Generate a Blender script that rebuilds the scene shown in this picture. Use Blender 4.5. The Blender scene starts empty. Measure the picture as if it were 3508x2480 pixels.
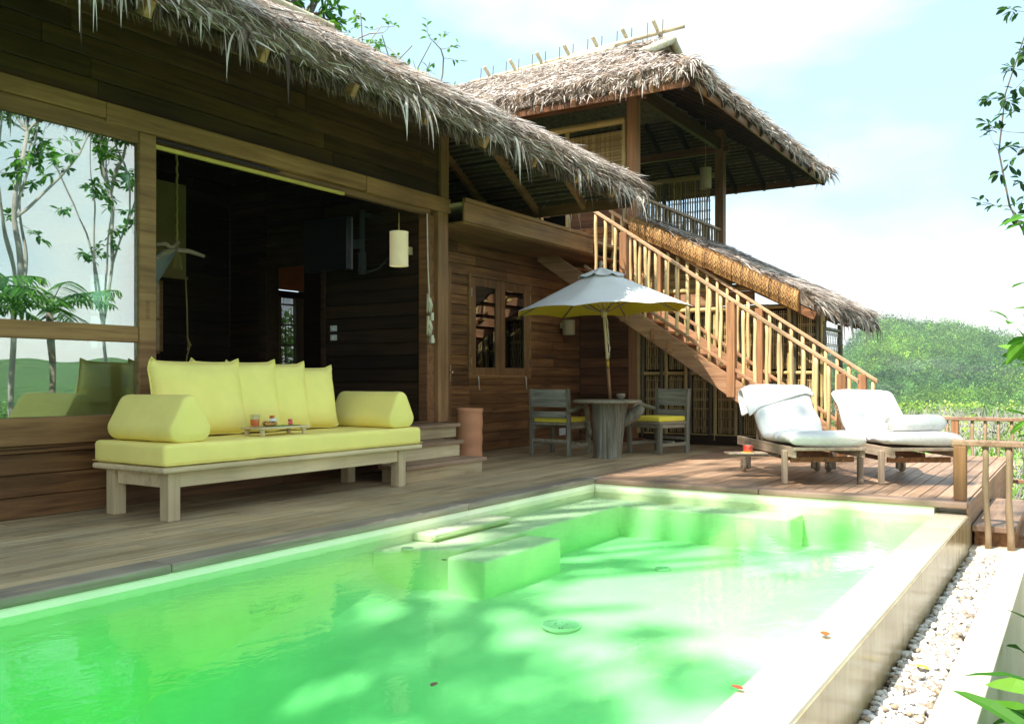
import bpy, math, random
from mathutils import Vector, Matrix, noise as mnoise
R = random.Random(11)
PI = math.pi
scn = bpy.context.scene
COL = scn.collection
S, C = 0.53645, 0.84393          # camera azimuth (32.44 deg from +X towards +Y)
def V(*a): return Vector(a)

# ------------------------------------------------------------------ materials
def new_mat(name):
    m = bpy.data.materials.new(name); m.use_nodes = True
    nt = m.node_tree; nt.nodes.clear()
    out = nt.nodes.new('ShaderNodeOutputMaterial')
    return m, nt, out
def N(nt, kind, **kw):
    n = nt.nodes.new('ShaderNode' + kind)
    for k, v in kw.items():
        if k.startswith('i_'):
            key = k[2:]
            key = int(key) if key.isdigit() else key.replace('_', ' ')
            n.inputs[key].default_value = v
        else: setattr(n, k, v)
    return n
def L(nt, a, ai, b, bi): nt.links.new(a.outputs[ai], b.inputs[bi])
def rgba(c): return (c[0], c[1], c[2], 1)
def ramp(nt, stops):
    r = nt.nodes.new('ShaderNodeValToRGB'); e = r.color_ramp.elements
    while len(e) < len(stops): e.new(0.5)
    for i, (p, c) in enumerate(stops): e[i].position = p; e[i].color = rgba(c)
    return r
def coords(nt, rnd=40.0):
    tc = N(nt, 'TexCoord'); g = N(nt, 'NewGeometry')
    m = N(nt, 'Math', operation='MULTIPLY', i_1=rnd); L(nt, g, 'Random Per Island', m, 0)
    a = N(nt, 'VectorMath', operation='ADD'); L(nt, tc, 'Object', a, 0); L(nt, m, 0, a, 1)
    return tc, g, a
def mulcol(nt, col, coli, val, vali):
    x = N(nt, 'VectorMath', operation='SCALE'); L(nt, col, coli, x, 0); L(nt, val, vali, x, 'Scale'); return x
def wood(name, c1, c2, c3=None, axis='x', rough=.6, var=.45, fine=1.0, bump=.25, spec=.3, patch=0, patchcol=(.3,.28,.24)):
    m, nt, out = new_mat(name)
    tc, g, a = coords(nt)
    sc = {'x': (.7, 13, 13), 'y': (13, .7, 13), 'z': (13, 13, .7)}[axis]
    mp = N(nt, 'Mapping'); mp.inputs['Scale'].default_value = [s * fine for s in sc]
    L(nt, a, 0, mp, 0)
    n1 = N(nt, 'TexNoise', i_Scale=1.6, i_Detail=8, i_Roughness=.62, i_Distortion=.6); L(nt, mp, 0, n1, 'Vector')
    rp = ramp(nt, [(.25, c1), (.5, c2), (.78, c3 or c2)]); L(nt, n1, 0, rp, 0)
    mr = N(nt, 'MapRange', i_3=1 - var, i_4=1 + var); L(nt, g, 'Random Per Island', mr, 0)
    x = mulcol(nt, rp, 0, mr, 0)
    last, li = x, 0
    n2 = N(nt, 'TexNoise', i_Scale=1.1, i_Detail=4); L(nt, tc, 'Object', n2, 'Vector')
    mr2 = N(nt, 'MapRange', i_1=.3, i_2=.7, i_3=.72, i_4=1.22); L(nt, n2, 0, mr2, 0)
    x2 = mulcol(nt, last, li, mr2, 0); last = x2
    if patch:
        n3 = N(nt, 'TexNoise', i_Scale=2.3, i_Detail=7, i_Roughness=.7); L(nt, tc, 'Object', n3, 'Vector')
        mr3 = N(nt, 'MapRange', i_1=.45, i_2=.68, i_3=0, i_4=patch); L(nt, n3, 0, mr3, 0)
        mx = N(nt, 'Mix', data_type='RGBA'); mx.inputs[7].default_value = rgba(patchcol)
        L(nt, mr3, 0, mx, 0); L(nt, last, 0, mx, 6); last = mx; li = 2
    else: li = 0
    p = N(nt, 'BsdfPrincipled', i_Roughness=rough); p.inputs['Specular IOR Level'].default_value = spec
    nt.links.new(last.outputs[li], p.inputs['Base Color'])
    b = N(nt, 'Bump', i_Strength=bump, i_Distance=.01); L(nt, n1, 0, b, 'Height'); L(nt, b, 0, p, 'Normal')
    L(nt, p, 0, out, 0)
    return m
def plain(name, col, rough=.6, metal=0, var=.12, scale=6, bump=.0, spec=.4, emit=0, bscale=None, trans=0):
    m, nt, out = new_mat(name)
    tc, g, a = coords(nt, 20)
    n1 = N(nt, 'TexNoise', i_Scale=scale, i_Detail=6, i_Roughness=.6); L(nt, a, 0, n1, 'Vector')
    mr = N(nt, 'MapRange', i_1=.3, i_2=.7, i_3=1 - var, i_4=1 + var); L(nt, n1, 0, mr, 0)
    rgb = N(nt, 'RGB'); rgb.outputs[0].default_value = rgba(col)
    x = mulcol(nt, rgb, 0, mr, 0)
    p = N(nt, 'BsdfPrincipled', i_Roughness=rough, i_Metallic=metal); p.inputs['Specular IOR Level'].default_value = spec
    L(nt, x, 0, p, 'Base Color')
    if emit:
        p.inputs['Emission Color'].default_value = rgba(col); p.inputs['Emission Strength'].default_value = emit
    if bump:
        nb = N(nt, 'TexNoise', i_Scale=bscale or scale * 6, i_Detail=5); L(nt, tc, 'Object', nb, 'Vector')
        b = N(nt, 'Bump', i_Strength=bump, i_Distance=.01); L(nt, nb, 0, b, 'Height'); L(nt, b, 0, p, 'Normal')
    if trans:
        t = N(nt, 'BsdfTranslucent'); L(nt, x, 0, t, 0)
        mx = N(nt, 'MixShader', i_0=trans); L(nt, p, 0, mx, 1); L(nt, t, 0, mx, 2); L(nt, mx, 0, out, 0)
    else: L(nt, p, 0, out, 0)
    return m
def island(name, stops, rough=.8, trans=.25, spec=.2, patch=None):
    """colour picked per leaf / strip (mesh island)"""
    m, nt, out = new_mat(name)
    g = N(nt, 'NewGeometry'); rp = ramp(nt, stops); L(nt, g, 'Random Per Island', rp, 0)
    src, si = rp, 0
    if patch:
        tc = N(nt, 'TexCoord')
        n1 = N(nt, 'TexNoise', i_Scale=patch[0], i_Detail=4); L(nt, tc, 'Object', n1, 'Vector')
        mr = N(nt, 'MapRange', i_1=.35, i_2=.65, i_3=patch[1], i_4=patch[2]); L(nt, n1, 0, mr, 0)
        src = mulcol(nt, rp, 0, mr, 0)
    p = N(nt, 'BsdfPrincipled', i_Roughness=rough); p.inputs['Specular IOR Level'].default_value = spec
    L(nt, src, 0, p, 'Base Color')
    t = N(nt, 'BsdfTranslucent'); L(nt, src, 0, t, 0)
    mx = N(nt, 'MixShader', i_0=trans); L(nt, p, 0, mx, 1); L(nt, t, 0, mx, 2); L(nt, mx, 0, out, 0)
    return m
M = {}
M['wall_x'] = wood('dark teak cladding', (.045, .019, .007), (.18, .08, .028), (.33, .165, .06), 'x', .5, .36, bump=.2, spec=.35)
M['upper_x'] = wood('shaded olive brown cladding', (.022, .011, .003), (.06, .03, .008), (.1, .052, .016), 'x', .5, .4, bump=.2, spec=.3)  # darker copy of the teak cladding, eave shade put into the colour
M['shaded_y'] = wood('shade toned boarding', (.009, .0045, .002), (.03, .0145, .006), (.055, .026, .01), 'y', .65, .45, bump=.2, spec=.2)  # copy of the side cladding, indoor shade darkened into the colour
M['shaded_x'] = wood('shade toned boarding x', (.005, .0025, .0012), (.013, .0065, .003), (.022, .011, .005), 'x', .65, .45, bump=.2, spec=.2)  # same indoor shade in the colour, grain along x
M['wall_y'] = wood('dark teak cladding side', (.05, .02, .009), (.14, .058, .023), (.22, .095, .038), 'y', .55, .5, bump=.2, spec=.3)
M['beam_x'] = wood('golden brown beam', (.12, .06, .022), (.24, .125, .048), (.34, .19, .08), 'x', .55, .25, bump=.2)
M['beam_y'] = wood('golden brown beam y', (.12, .06, .022), (.24, .125, .048), (.34, .19, .08), 'y', .55, .25, bump=.2)
M['beam_z'] = wood('brown post', (.11, .052, .022), (.21, .105, .045), (.3, .16, .072), 'z', .55, .25, bump=.2)
M['red_z'] = wood('reddish post', (.18, .08, .036), (.31, .15, .07), (.42, .22, .105), 'z', .55, .2)
M['red_y'] = wood('reddish stair timber', (.19, .09, .045), (.34, .18, .095), (.45, .26, .145), 'y', .5, .2)
M['red_x'] = wood('reddish tread timber', (.2, .085, .04), (.33, .15, .075), (.44, .21, .11), 'x', .55, .2)
M['rail_y'] = wood('tan handrail', (.38, .21, .11), (.58, .36, .2), (.68, .46, .28), 'y', .55, .15)
M['stick'] = wood('peeled branch', (.5, .32, .13), (.7, .5, .24), (.8, .6, .33), 'z', .6, .2)
M['stick_grey'] = wood('grey peeled branch', (.2, .13, .075), (.36, .25, .15), (.46, .34, .22), 'z', .65, .2)
M['deck'] = wood('weathered deck board', (.22, .15, .08), (.42, .3, .165), (.56, .43, .27), 'x', .62, .22, bump=.35, patch=.5, patchcol=(.44, .37, .25))
M['deck_red'] = wood('sunlit deck board', (.2, .115, .065), (.36, .22, .135), (.47, .32, .21), 'x', .5, .2, bump=.3, patch=.3, patchcol=(.36, .27, .23))  # redder copy of the deck board, its sunlit tone put into the colour
M['coping'] = wood('grey worn coping', (.17, .13, .09), (.3, .245, .18), (.42, .35, .27), 'x', .6, .2, bump=.5, patch=.5, patchcol=(.24, .21, .17))
M['coping_y'] = wood('brown worn coping', (.14, .09, .06), (.25, .16, .11), (.36, .24, .17), 'y', .55, .2, bump=.5, patch=.5, patchcol=(.28, .2, .17))
M['pale'] = wood('limed pale wood', (.46, .34, .19), (.63, .49, .3), (.72, .58, .38), 'x', .6, .12, bump=.2)
M['pale_z'] = wood('limed pale leg', (.44, .33, .18), (.61, .47, .28), (.7, .56, .36), 'z', .6, .12, bump=.25)
M['grey_x'] = wood('grey driftwood', (.13, .11, .075), (.27, .235, .165), (.4, .35, .26), 'x', .75, .15, bump=.6)
M['grey_z'] = wood('grey driftwood upright', (.05, .043, .03), (.2, .18, .13), (.36, .33, .25), 'z', .8, .15, fine=1.4, bump=.9)
M['teak_x'] = wood('greyed teak', (.2, .145, .1), (.34, .26, .185), (.46, .37, .28), 'x', .65, .15, bump=.35)
M['teak_z'] = wood('greyed teak leg', (.2, .145, .1), (.34, .26, .185), (.46, .37, .28), 'z', .65, .15, bump=.35)
M['bamboo_y'] = wood('bamboo pole', (.36, .24, .08), (.52, .37, .14), (.62, .47, .2), 'y', .45, .25, bump=.1, spec=.45)
M['bamboo_x'] = wood('bamboo pole x', (.36, .24, .08), (.52, .37, .14), (.62, .47, .2), 'x', .45, .25, bump=.1, spec=.45)
M['bamboo_z'] = wood('bamboo post', (.3, .22, .07), (.46, .35, .13), (.58, .46, .2), 'z', .45, .3, bump=.1, spec=.45)
M['bamboo_dark'] = wood('dark bamboo post', (.06, .05, .035), (.12, .1, .06), (.2, .17, .1), 'z', .45, .2, bump=.1, spec=.4)
M['bamboo_pale'] = wood('weathered bamboo', (.5, .42, .28), (.66, .57, .4), (.75, .66, .5), 'y', .5, .15, bump=.15)
M['weave'] = island('woven bamboo strip', [(0, (.2, .13, .05)), (.4, (.38, .26, .1)), (.75, (.52, .37, .15)), (1, (.62, .46, .21))], .55, .12, .35)
M['yellow_trim'] = plain('yellow varnished track', (.55, .42, .09), .45)
M['thatch'] = island('weathered palm thatch', [(0, (.07, .045, .035)), (.18, (.2, .14, .1)), (.36, (.4, .33, .28)), (.55, (.66, .58, .51)), (.78, (.8, .73, .67)), (.9, (.86, .82, .78)), (1, (.58, .34, .17))], .55, .32, .3)
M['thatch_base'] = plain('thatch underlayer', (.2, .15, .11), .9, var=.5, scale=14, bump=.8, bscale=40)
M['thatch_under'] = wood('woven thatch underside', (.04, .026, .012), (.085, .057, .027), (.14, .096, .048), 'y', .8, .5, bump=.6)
M['thatch_dark'] = island('shaded inner thatch', [(0, (.05, .03, .02)), (.6, (.16, .11, .075)), (1, (.28, .21, .16))], .8, .1, .1)  # darker copy of the thatch, shade under the eave is in its colour
M['thatch_brown'] = island('folded brown palm leaf', [(0, (.34, .16, .05)), (.5, (.5, .26, .085)), (1, (.6, .34, .12))], .6, .1, .3)
M['net'] = plain('black netting', (.05, .035, .02), .8)
M['plaster'] = plain('cream terrazzo plaster', (.68, .61, .48), .38, var=.14, scale=1.6, bump=.08, bscale=60)
M['plaster_tan'] = None
M['basin'] = plain('pool basin plaster', (.9, .9, .68), .7, var=.06, scale=3, bump=.25, bscale=7)
M['terra'] = plain('terracotta', (.62, .27, .14), .75, var=.12, scale=5, bump=.1)
M['yellow'] = plain('lemon yellow canvas', (.95, .8, .25), .85, var=.06, scale=3, bump=.5, bscale=8, spec=.15)
M['yellow2'] = plain('deeper yellow canvas', (.88, .74, .09), .85, var=.05, scale=3, bump=.1, spec=.15)
M['canopy'] = plain('white canvas with yellow lining', (.82, .8, .77), .9, var=.05, scale=4, bump=.1, spec=.1)
M['lining'] = plain('yellow canopy lining', (.8, .66, .06), .9, var=.08, scale=3, spec=.1, trans=.35)
M['towel'] = plain('white towelling', (.74, .72, .69), .95, var=.04, scale=5, bump=.5, bscale=60, spec=.1)
M['white'] = plain('white plastic', (.8, .8, .78), .35, var=.02)
M['paper'] = plain('cream lampshade paper', (.8, .73, .5), .8, var=.06, emit=.12, trans=.2)
M['paper_dull'] = plain('tan lampshade', (.5, .41, .25), .8, var=.08, trans=.2)
M['steel'] = plain('brushed steel', (.6, .6, .58), .3, 1, var=.05)
M['black'] = plain('black plastic', (.012, .012, .014), .3, var=.1)
M['rope'] = plain('pale cotton cord', (.72, .65, .5), .9)
M['twine'] = plain('ochre twine', (.4, .3, .09), .9)
M['netting'] = plain('grey mosquito net', (.3, .34, .34), .9, trans=.4)
M['blind'] = plain('tan fabric blind', (.24, .17, .06), .9)
M['orange'] = plain('orange painted wall', (.5, .14, .03), .7)
M['bark'] = plain('grey bark', (.2, .16, .12), .9, var=.3, scale=6, bump=.8, bscale=18)
M['bark_pale'] = plain('pale bare bark', (.42, .37, .33), .9, var=.2, scale=6)
LS = {'leaf': [(0, (.02, .085, .008)), (.5, (.055, .19, .016)), (.85, (.1, .28, .03)), (1, (.2, .36, .05))],
      'leaf_dark': [(0, (.012, .045, .01)), (.6, (.035, .11, .02)), (1, (.08, .2, .035))],
      'leaf_bright': [(0, (.04, .16, .01)), (.6, (.1, .3, .02)), (1, (.2, .42, .05))]}
for k, st in LS.items(): M[k] = island(k.replace('_', ' '), st, .5, .4, .35)
M['soil'] = plain('dark leaf litter', (.1, .06, .035), .95, var=.5, scale=12, bump=.8)

def canopy_forest_mat(nm='forest canopy', gain=1.0, warm=0):
    m, nt, out = new_mat(nm)
    g = N(nt, 'NewGeometry'); tc = N(nt, 'TexCoord')
    rp = ramp(nt, [(p_, (c_[0] * gain * (1 + warm), c_[1] * gain, c_[2] * gain)) for p_, c_ in ((0, (.07, .165, .04)), (.45, (.11, .25, .055)), (.85, (.17, .33, .07)), (1, (.28, .4, .12)))]); L(nt, g, 'Random Per Island', rp, 0)
    n1 = N(nt, 'TexNoise', i_Scale=.018, i_Detail=5, i_Roughness=.6); L(nt, tc, 'Object', n1, 'Vector')
    r2 = ramp(nt, [(.32, (.4, .5, .8)), (.48, (.9, .92, .9)), (.62, (1.5, 1.3, .7))]); L(nt, n1, 0, r2, 0)
    mx = N(nt, 'Mix', data_type='RGBA', blend_type='MULTIPLY'); mx.inputs[0].default_value = 1
    L(nt, rp, 0, mx, 6); L(nt, r2, 0, mx, 7)
    n2 = N(nt, 'TexNoise', i_Scale=.011, i_Detail=3); L(nt, tc, 'Object', n2, 'Vector')
    mr = N(nt, 'MapRange', i_1=.54, i_2=.6, i_3=0, i_4=.6); L(nt, n2, 0, mr, 0)
    mx2 = N(nt, 'Mix', data_type='RGBA'); mx2.inputs[7].default_value = (.13, .16, .13, 1)
    L(nt, mr, 0, mx2, 0); L(nt, mx, 2, mx2, 6)
    n4 = N(nt, 'TexNoise', i_Scale=.16, i_Detail=4, i_Roughness=.65); L(nt, tc, 'Object', n4, 'Vector')
    mr4 = N(nt, 'MapRange', i_1=.35, i_2=.65, i_3=.55, i_4=1.45); L(nt, n4, 0, mr4, 0)
    vo = N(nt, 'TexVoronoi', i_Scale=.13); L(nt, tc, 'Object', vo, 'Vector')
    mr5 = N(nt, 'MapRange', i_3=.3, i_4=1.75); L(nt, vo, 'Color', mr5, 0)
    mm = N(nt, 'Math', operation='MULTIPLY'); L(nt, mr4, 0, mm, 0); L(nt, mr5, 0, mm, 1)
    mx2 = mulcol(nt, mx2, 2, mm, 0)
    p = N(nt, 'BsdfDiffuse'); L(nt, mx2, 0, p, 0)
    t = N(nt, 'BsdfTranslucent'); L(nt, mx2, 0, t, 0)
    ms = N(nt, 'MixShader', i_0=.35); L(nt, p, 0, ms, 1); L(nt, t, 0, ms, 2); L(nt, ms, 0, out, 0)
    return m
M['forest'] = canopy_forest_mat(); M['grove'] = canopy_forest_mat('rubber grove canopy', 1.35, .25)
def pebble_mat():
    return island('white pebble', [(0, (.24, .2, .17)), (.1, (.4, .3, .2)), (.3, (.58, .53, .46)), (.65, (.7, .67, .62)), (.92, (.78, .75, .72)), (1, (.2, .19, .18))], .5, 0, .4)
M['pebble'] = pebble_mat()
def tan_wall():
    m, nt, out = new_mat('stained wet overflow wall')
    tc = N(nt, 'TexCoord'); mp = N(nt, 'Mapping'); mp.inputs['Scale'].default_value = (2.2, 2.2, .5); L(nt, tc, 'Object', mp, 0)
    n1 = N(nt, 'TexNoise', i_Scale=2.4, i_Detail=8, i_Roughness=.65); L(nt, mp, 0, n1, 'Vector')
    rp = ramp(nt, [(.3, (.24, .17, .07)), (.5, (.4, .31, .16)), (.72, (.54, .45, .29))]); L(nt, n1, 0, rp, 0)
    p = N(nt, 'BsdfPrincipled', i_Roughness=.22); L(nt, rp, 0, p, 'Base Color')
    b = N(nt, 'Bump', i_Strength=.3, i_Distance=.01); L(nt, n1, 0, b, 'Height'); L(nt, b, 0, p, 'Normal'); L(nt, p, 0, out, 0)
    return m
M['plaster_tan'] = tan_wall()
def glass_mat(name, tint, ior, boost, bmp=.14):
    m, nt, out = new_mat(name)
    t = N(nt, 'BsdfTransparent'); t.inputs[0].default_value = rgba(tint)
    gl = N(nt, 'BsdfGlossy', i_Roughness=.0); gl.inputs[0].default_value = (.93, 1, .97, 1)
    tc = N(nt, 'TexCoord'); n = N(nt, 'TexNoise', i_Scale=1.1, i_Detail=1); L(nt, tc, 'Object', n, 'Vector')
    b = N(nt, 'Bump', i_Strength=bmp, i_Distance=.05); L(nt, n, 0, b, 'Height')
    if bmp: L(nt, b, 0, gl, 'Normal')
    f = N(nt, 'Fresnel', i_IOR=ior); a = N(nt, 'Math', operation='ADD', i_1=boost); a.use_clamp = True; L(nt, f, 0, a, 0)
    mx = N(nt, 'MixShader'); L(nt, a, 0, mx, 0); L(nt, t, 0, mx, 1); L(nt, gl, 0, mx, 2); L(nt, mx, 0, out, 0)
    return m
M['glass'] = glass_mat('tinted door glass', (.62, .78, .7), 1.7, .42)
M['pane'] = glass_mat('window pane', (.6, .65, .6), 1.6, .12)
def tumbler_mat():
    m, nt, out = new_mat('clear tumbler'); t = N(nt, 'BsdfTransparent'); t.inputs[0].default_value = (.95, .97, .95, 1)
    gl = N(nt, 'BsdfGlossy', i_Roughness=.03); mx = N(nt, 'MixShader', i_0=.1); L(nt, t, 0, mx, 1); L(nt, gl, 0, mx, 2); L(nt, mx, 0, out, 0); return m
M['tumbler'] = tumbler_mat()
def water_mat():
    m, nt, out = new_mat('green pool water')
    tc = N(nt, 'TexCoord')
    mp = N(nt, 'Mapping'); mp.inputs['Scale'].default_value = (1, 1.6, 1); mp.inputs['Rotation'].default_value = (0, 0, .5); L(nt, tc, 'Object', mp, 0)
    n1 = N(nt, 'TexNoise', i_Scale=7, i_Detail=3, i_Distortion=.8); L(nt, mp, 0, n1, 'Vector')
    n2 = N(nt, 'TexNoise', i_Scale=1.6, i_Detail=2); L(nt, mp, 0, n2, 'Vector')
    ad = N(nt, 'Math', operation='MULTIPLY_ADD', i_1=.7); L(nt, n2, 0, ad, 0); L(nt, n1, 0, ad, 2)
    b = N(nt, 'Bump', i_Strength=.035, i_Distance=.05); L(nt, ad, 0, b, 'Height')
    t = N(nt, 'BsdfTransparent'); gl = N(nt, 'BsdfGlossy', i_Roughness=.02); L(nt, b, 0, gl, 'Normal')
    f = N(nt, 'Fresnel', i_IOR=1.33); L(nt, b, 0, f, 'Normal')
    f2 = N(nt, 'Math', operation='MULTIPLY', i_1=.85); L(nt, f, 0, f2, 0); f2.inputs[1].default_value = 1.0
    mx = N(nt, 'MixShader'); L(nt, f2, 0, mx, 0); L(nt, t, 0, mx, 1); L(nt, gl, 0, mx, 2); L(nt, mx, 0, out, 0)
    va = N(nt, 'VolumeAbsorption', i_Density=.47); va.inputs[0].default_value = (.0, .995, .38, 1); L(nt, va, 0, out, 'Volume')
    return m
M['water'] = water_mat()
def ground_mat():
    m, nt, out = new_mat('forest floor')
    tc = N(nt, 'TexCoord'); n1 = N(nt, 'TexNoise', i_Scale=.15, i_Detail=8); L(nt, tc, 'Object', n1, 'Vector')
    rp = ramp(nt, [(.35, (.03, .07, .015)), (.6, (.07, .14, .025)), (.8, (.12, .1, .05))]); L(nt, n1, 0, rp, 0)
    p = N(nt, 'BsdfDiffuse'); L(nt, rp, 0, p, 0); L(nt, p, 0, out, 0); return m
M['ground'] = ground_mat()

# ------------------------------------------------------------------ mesh builder
class MB:
    def __init__(s): s.v = []; s.f = []; s.mi = []; s.cur = 0
    def add(s, vs, fs):
        o = len(s.v); s.v.extend([tuple(p) for p in vs]); s.f.extend([tuple(i + o for i in f) for f in fs]); s.mi.extend([s.cur] * len(fs)); return s
    def box(s, x0, x1, y0, y1, z0, z1):
        x0, x1 = sorted((x0, x1)); y0, y1 = sorted((y0, y1)); z0, z1 = sorted((z0, z1))
        return s.add([(x0,y0,z0),(x1,y0,z0),(x1,y1,z0),(x0,y1,z0),(x0,y0,z1),(x1,y0,z1),(x1,y1,z1),(x0,y1,z1)],
                     [(0,3,2,1),(4,5,6,7),(0,1,5,4),(1,2,6,5),(2,3,7,6),(3,0,4,7)])
    def bar(s, p0, p1, w, h, up=(0, 0, 1)):
        """box section w (sideways) x h (towards up) from p0 to p1"""
        p0, p1 = Vector(p0), Vector(p1); d = (p1 - p0).normalized(); side = d.cross(Vector(up))
        if side.length < 1e-4: side = d.cross(Vector((1, 0, 0)))
        side.normalize(); u = side.cross(d).normalized()
        a, b = side * w / 2, u * h / 2
        vs = [p + q for p in (p0, p1) for q in (-a - b, a - b, a + b, -a + b)]
        return s.add(vs, [(3,2,1,0),(4,5,6,7),(0,1,5,4),(1,2,6,5),(2,3,7,6),(3,0,4,7)])
    def vbar(s, p0, p1, w, h):
        """like bar but the ends are vertical cuts (stringers, sloping rails); w is across, h vertical"""
        p0, p1 = Vector(p0), Vector(p1); d = (p1 - p0); d.z = 0; side = d.cross(Vector((0, 0, 1))).normalized() * w / 2; b = Vector((0, 0, h / 2))
        vs = [p + q for p in (p0, p1) for q in (-side - b, side - b, side + b, -side + b)]
        return s.add(vs, [(3,2,1,0),(4,5,6,7),(0,1,5,4),(1,2,6,5),(2,3,7,6),(3,0,4,7)])
    def tube(s, pts, r, n=8, cap=True):
        pts = [Vector(p) for p in pts]; m = len(pts); rs = r if isinstance(r, (list, tuple)) else [r] * m
        ref = Vector((0, 0, 1)); d0 = (pts[-1] - pts[0]).normalized()
        if abs(d0.z) > .9: ref = Vector((1, 0, 0))
        vs = []
        for i, p in enumerate(pts):
            d = (pts[min(i + 1, m - 1)] - pts[max(i - 1, 0)]).normalized()
            a = d.cross(ref).normalized(); b = d.cross(a).normalized()
            for k in range(n):
                t = 2 * PI * k / n; vs.append(p + (a * math.cos(t) + b * math.sin(t)) * rs[i])
        fs = [(i * n + k, i * n + (k + 1) % n, (i + 1) * n + (k + 1) % n, (i + 1) * n + k) for i in range(m - 1) for k in range(n)]
        if cap: fs += [tuple(range(n - 1, -1, -1)), tuple((m - 1) * n + k for k in range(n))]
        return s.add(vs, fs)
    def lathe(s, prof, c=(0, 0, 0), n=24, axis=None):
        vs = []
        for r, z in prof:
            for k in range(n):
                t = 2 * PI * k / n; p = Vector((r * math.cos(t), r * math.sin(t), z))
                if axis: p = axis @ p
                vs.append(Vector(c) + p)
        m = len(prof)
        fs = [(i * n + k, i * n + (k + 1) % n, (i + 1) * n + (k + 1) % n, (i + 1) * n + k) for i in range(m - 1) for k in range(n)]
        return s.add(vs, fs)
    def blob(s, c, r, n=10, m=7, jit=0, seed=0):
        vs = []; c = Vector(c); r = Vector(r) if not isinstance(r, (int, float)) else Vector((r, r, r))
        for i in range(m + 1):
            ph = PI * i / m
            for k in range(n):
                t = 2 * PI * k / n; d = Vector((math.sin(ph) * math.cos(t), math.sin(ph) * math.sin(t), math.cos(ph)))
                j = 1 + jit * mnoise.noise(d * 1.7 + Vector((seed, seed * 1.3, 0)))
                vs.append(c + Vector((d.x * r.x, d.y * r.y, d.z * r.z)) * j)
        fs = [(i * n + k, i * n + (k + 1) % n, (i + 1) * n + (k + 1) % n, (i + 1) * n + k) for i in range(m) for k in range(n)]
        return s.add(vs, fs)
    def xf(s, mat, i0=0):
        s.v[i0:] = [tuple(mat @ Vector(p)) for p in s.v[i0:]]; return s
    def build(s, name, mat, parent=None, smooth=False, bevel=0, seg=1, weld=False, sub=0):
        root = parent
        while root is not None and root.parent is not None: root = root.parent
        vs = s.v
        if root is not None and root.matrix_basis != Matrix.Identity(4):
            inv = root.matrix_basis.inverted(); vs = [tuple(inv @ Vector(p)) for p in vs]
        me = bpy.data.meshes.new(name); me.from_pydata(vs, [], s.f)
        mats = mat if isinstance(mat, (list, tuple)) else [mat]
        for m_ in mats: me.materials.append(m_)
        if len(mats) > 1: me.polygons.foreach_set('material_index', s.mi)
        if smooth: me.polygons.foreach_set('use_smooth', [True] * len(me.polygons))
        me.validate(); me.update()
        o = bpy.data.objects.new(name, me); COL.objects.link(o); o.parent = parent
        if weld:
            w = o.modifiers.new('weld', 'WELD'); w.merge_threshold = .0005
        if bevel:
            b = o.modifiers.new('bevel', 'BEVEL'); b.width = bevel; b.segments = seg; b.limit_method = 'ANGLE'
        if sub:
            q = o.modifiers.new('sub', 'SUBSURF'); q.levels = q.render_levels = sub
        return o
def tag(o, label=None, cat=None, group=None, kind=None):
    if label: o['label'] = label
    if cat: o['category'] = cat
    if group: o['group'] = group
    if kind: o['kind'] = kind
    return o
def thing(name, loc, label, cat, group=None, rz=0):
    o = bpy.data.objects.new(name, None); COL.objects.link(o); o.location = loc; o.rotation_euler = (0, 0, rz); o.empty_display_size = .2
    o.matrix_basis = Matrix.Translation(Vector(loc)) @ Matrix.Rotation(rz, 4, 'Z')
    return tag(o, label, cat, group)
def copy_tree(o, parent=None):
    c = o.copy(); COL.objects.link(c)
    if parent: c.parent = parent
    for ch in [x for x in bpy.data.objects if x.parent == o and x is not c]:
        copy_tree(ch, c)
    return c
def boards(mb, u0, u1, z0, z1, h, place, gap=.008, maxlen=3.6, minlen=1.4, jitter=0):
    """rows of butt-jointed boards; place(a0,a1,b0,b1) adds one box"""
    n = max(1, round((z1 - z0) / h)); hh = (z1 - z0) / n
    for i in range(n):
        a = u0
        first = True
        while a < u1 - .01:
            l = R.uniform(minlen, maxlen) * (R.uniform(.3, 1) if first else 1); first = False
            b = min(u1, a + l)
            if u1 - b < .35: b = u1
            place(a + gap / 4, b - gap / 4, z0 + i * hh + gap / 2, z0 + (i + 1) * hh - gap / 2)
            a = b
def node_tube(mb, p0, p1, r, step=.3, n=8, wob=0):
    """bamboo culm with node rings"""
    p0, p1 = Vector(p0), Vector(p1); ln = (p1 - p0).length; k = max(1, int(ln / step)); pts = []; rs = []
    for i in range(k + 1):
        t = i / k; p = p0.lerp(p1, t)
        if wob: p = p + Vector((R.uniform(-wob, wob), R.uniform(-wob, wob), R.uniform(-wob, wob)))
        dt = .012 / ln
        for q, rr in ((-dt, 1), (0, 1.13), (dt, 1)):
            tt = t + q
            if 0 <= tt <= 1: pts.append(p + (p1 - p0) * q); rs.append(r * rr)
    mb.tube(pts, rs, n)
def stick(mb, p0, p1, r, wob=.012, seg=7, n=7):
    p0, p1 = Vector(p0), Vector(p1); pts = []; rs = []; ph = R.uniform(0, 6); ph2 = R.uniform(0, 6); am = R.uniform(.3, 1) * wob
    for i in range(seg + 1):
        t = i / seg; e = math.sin(PI * t) ** .5
        pts.append(p0.lerp(p1, t) + Vector((math.sin(ph + t * 5) * am, math.cos(ph2 + t * 6.3) * am, 0)) * e)
        rs.append(r * R.uniform(.86, 1.14))
    mb.tube(pts, rs, n)

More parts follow.
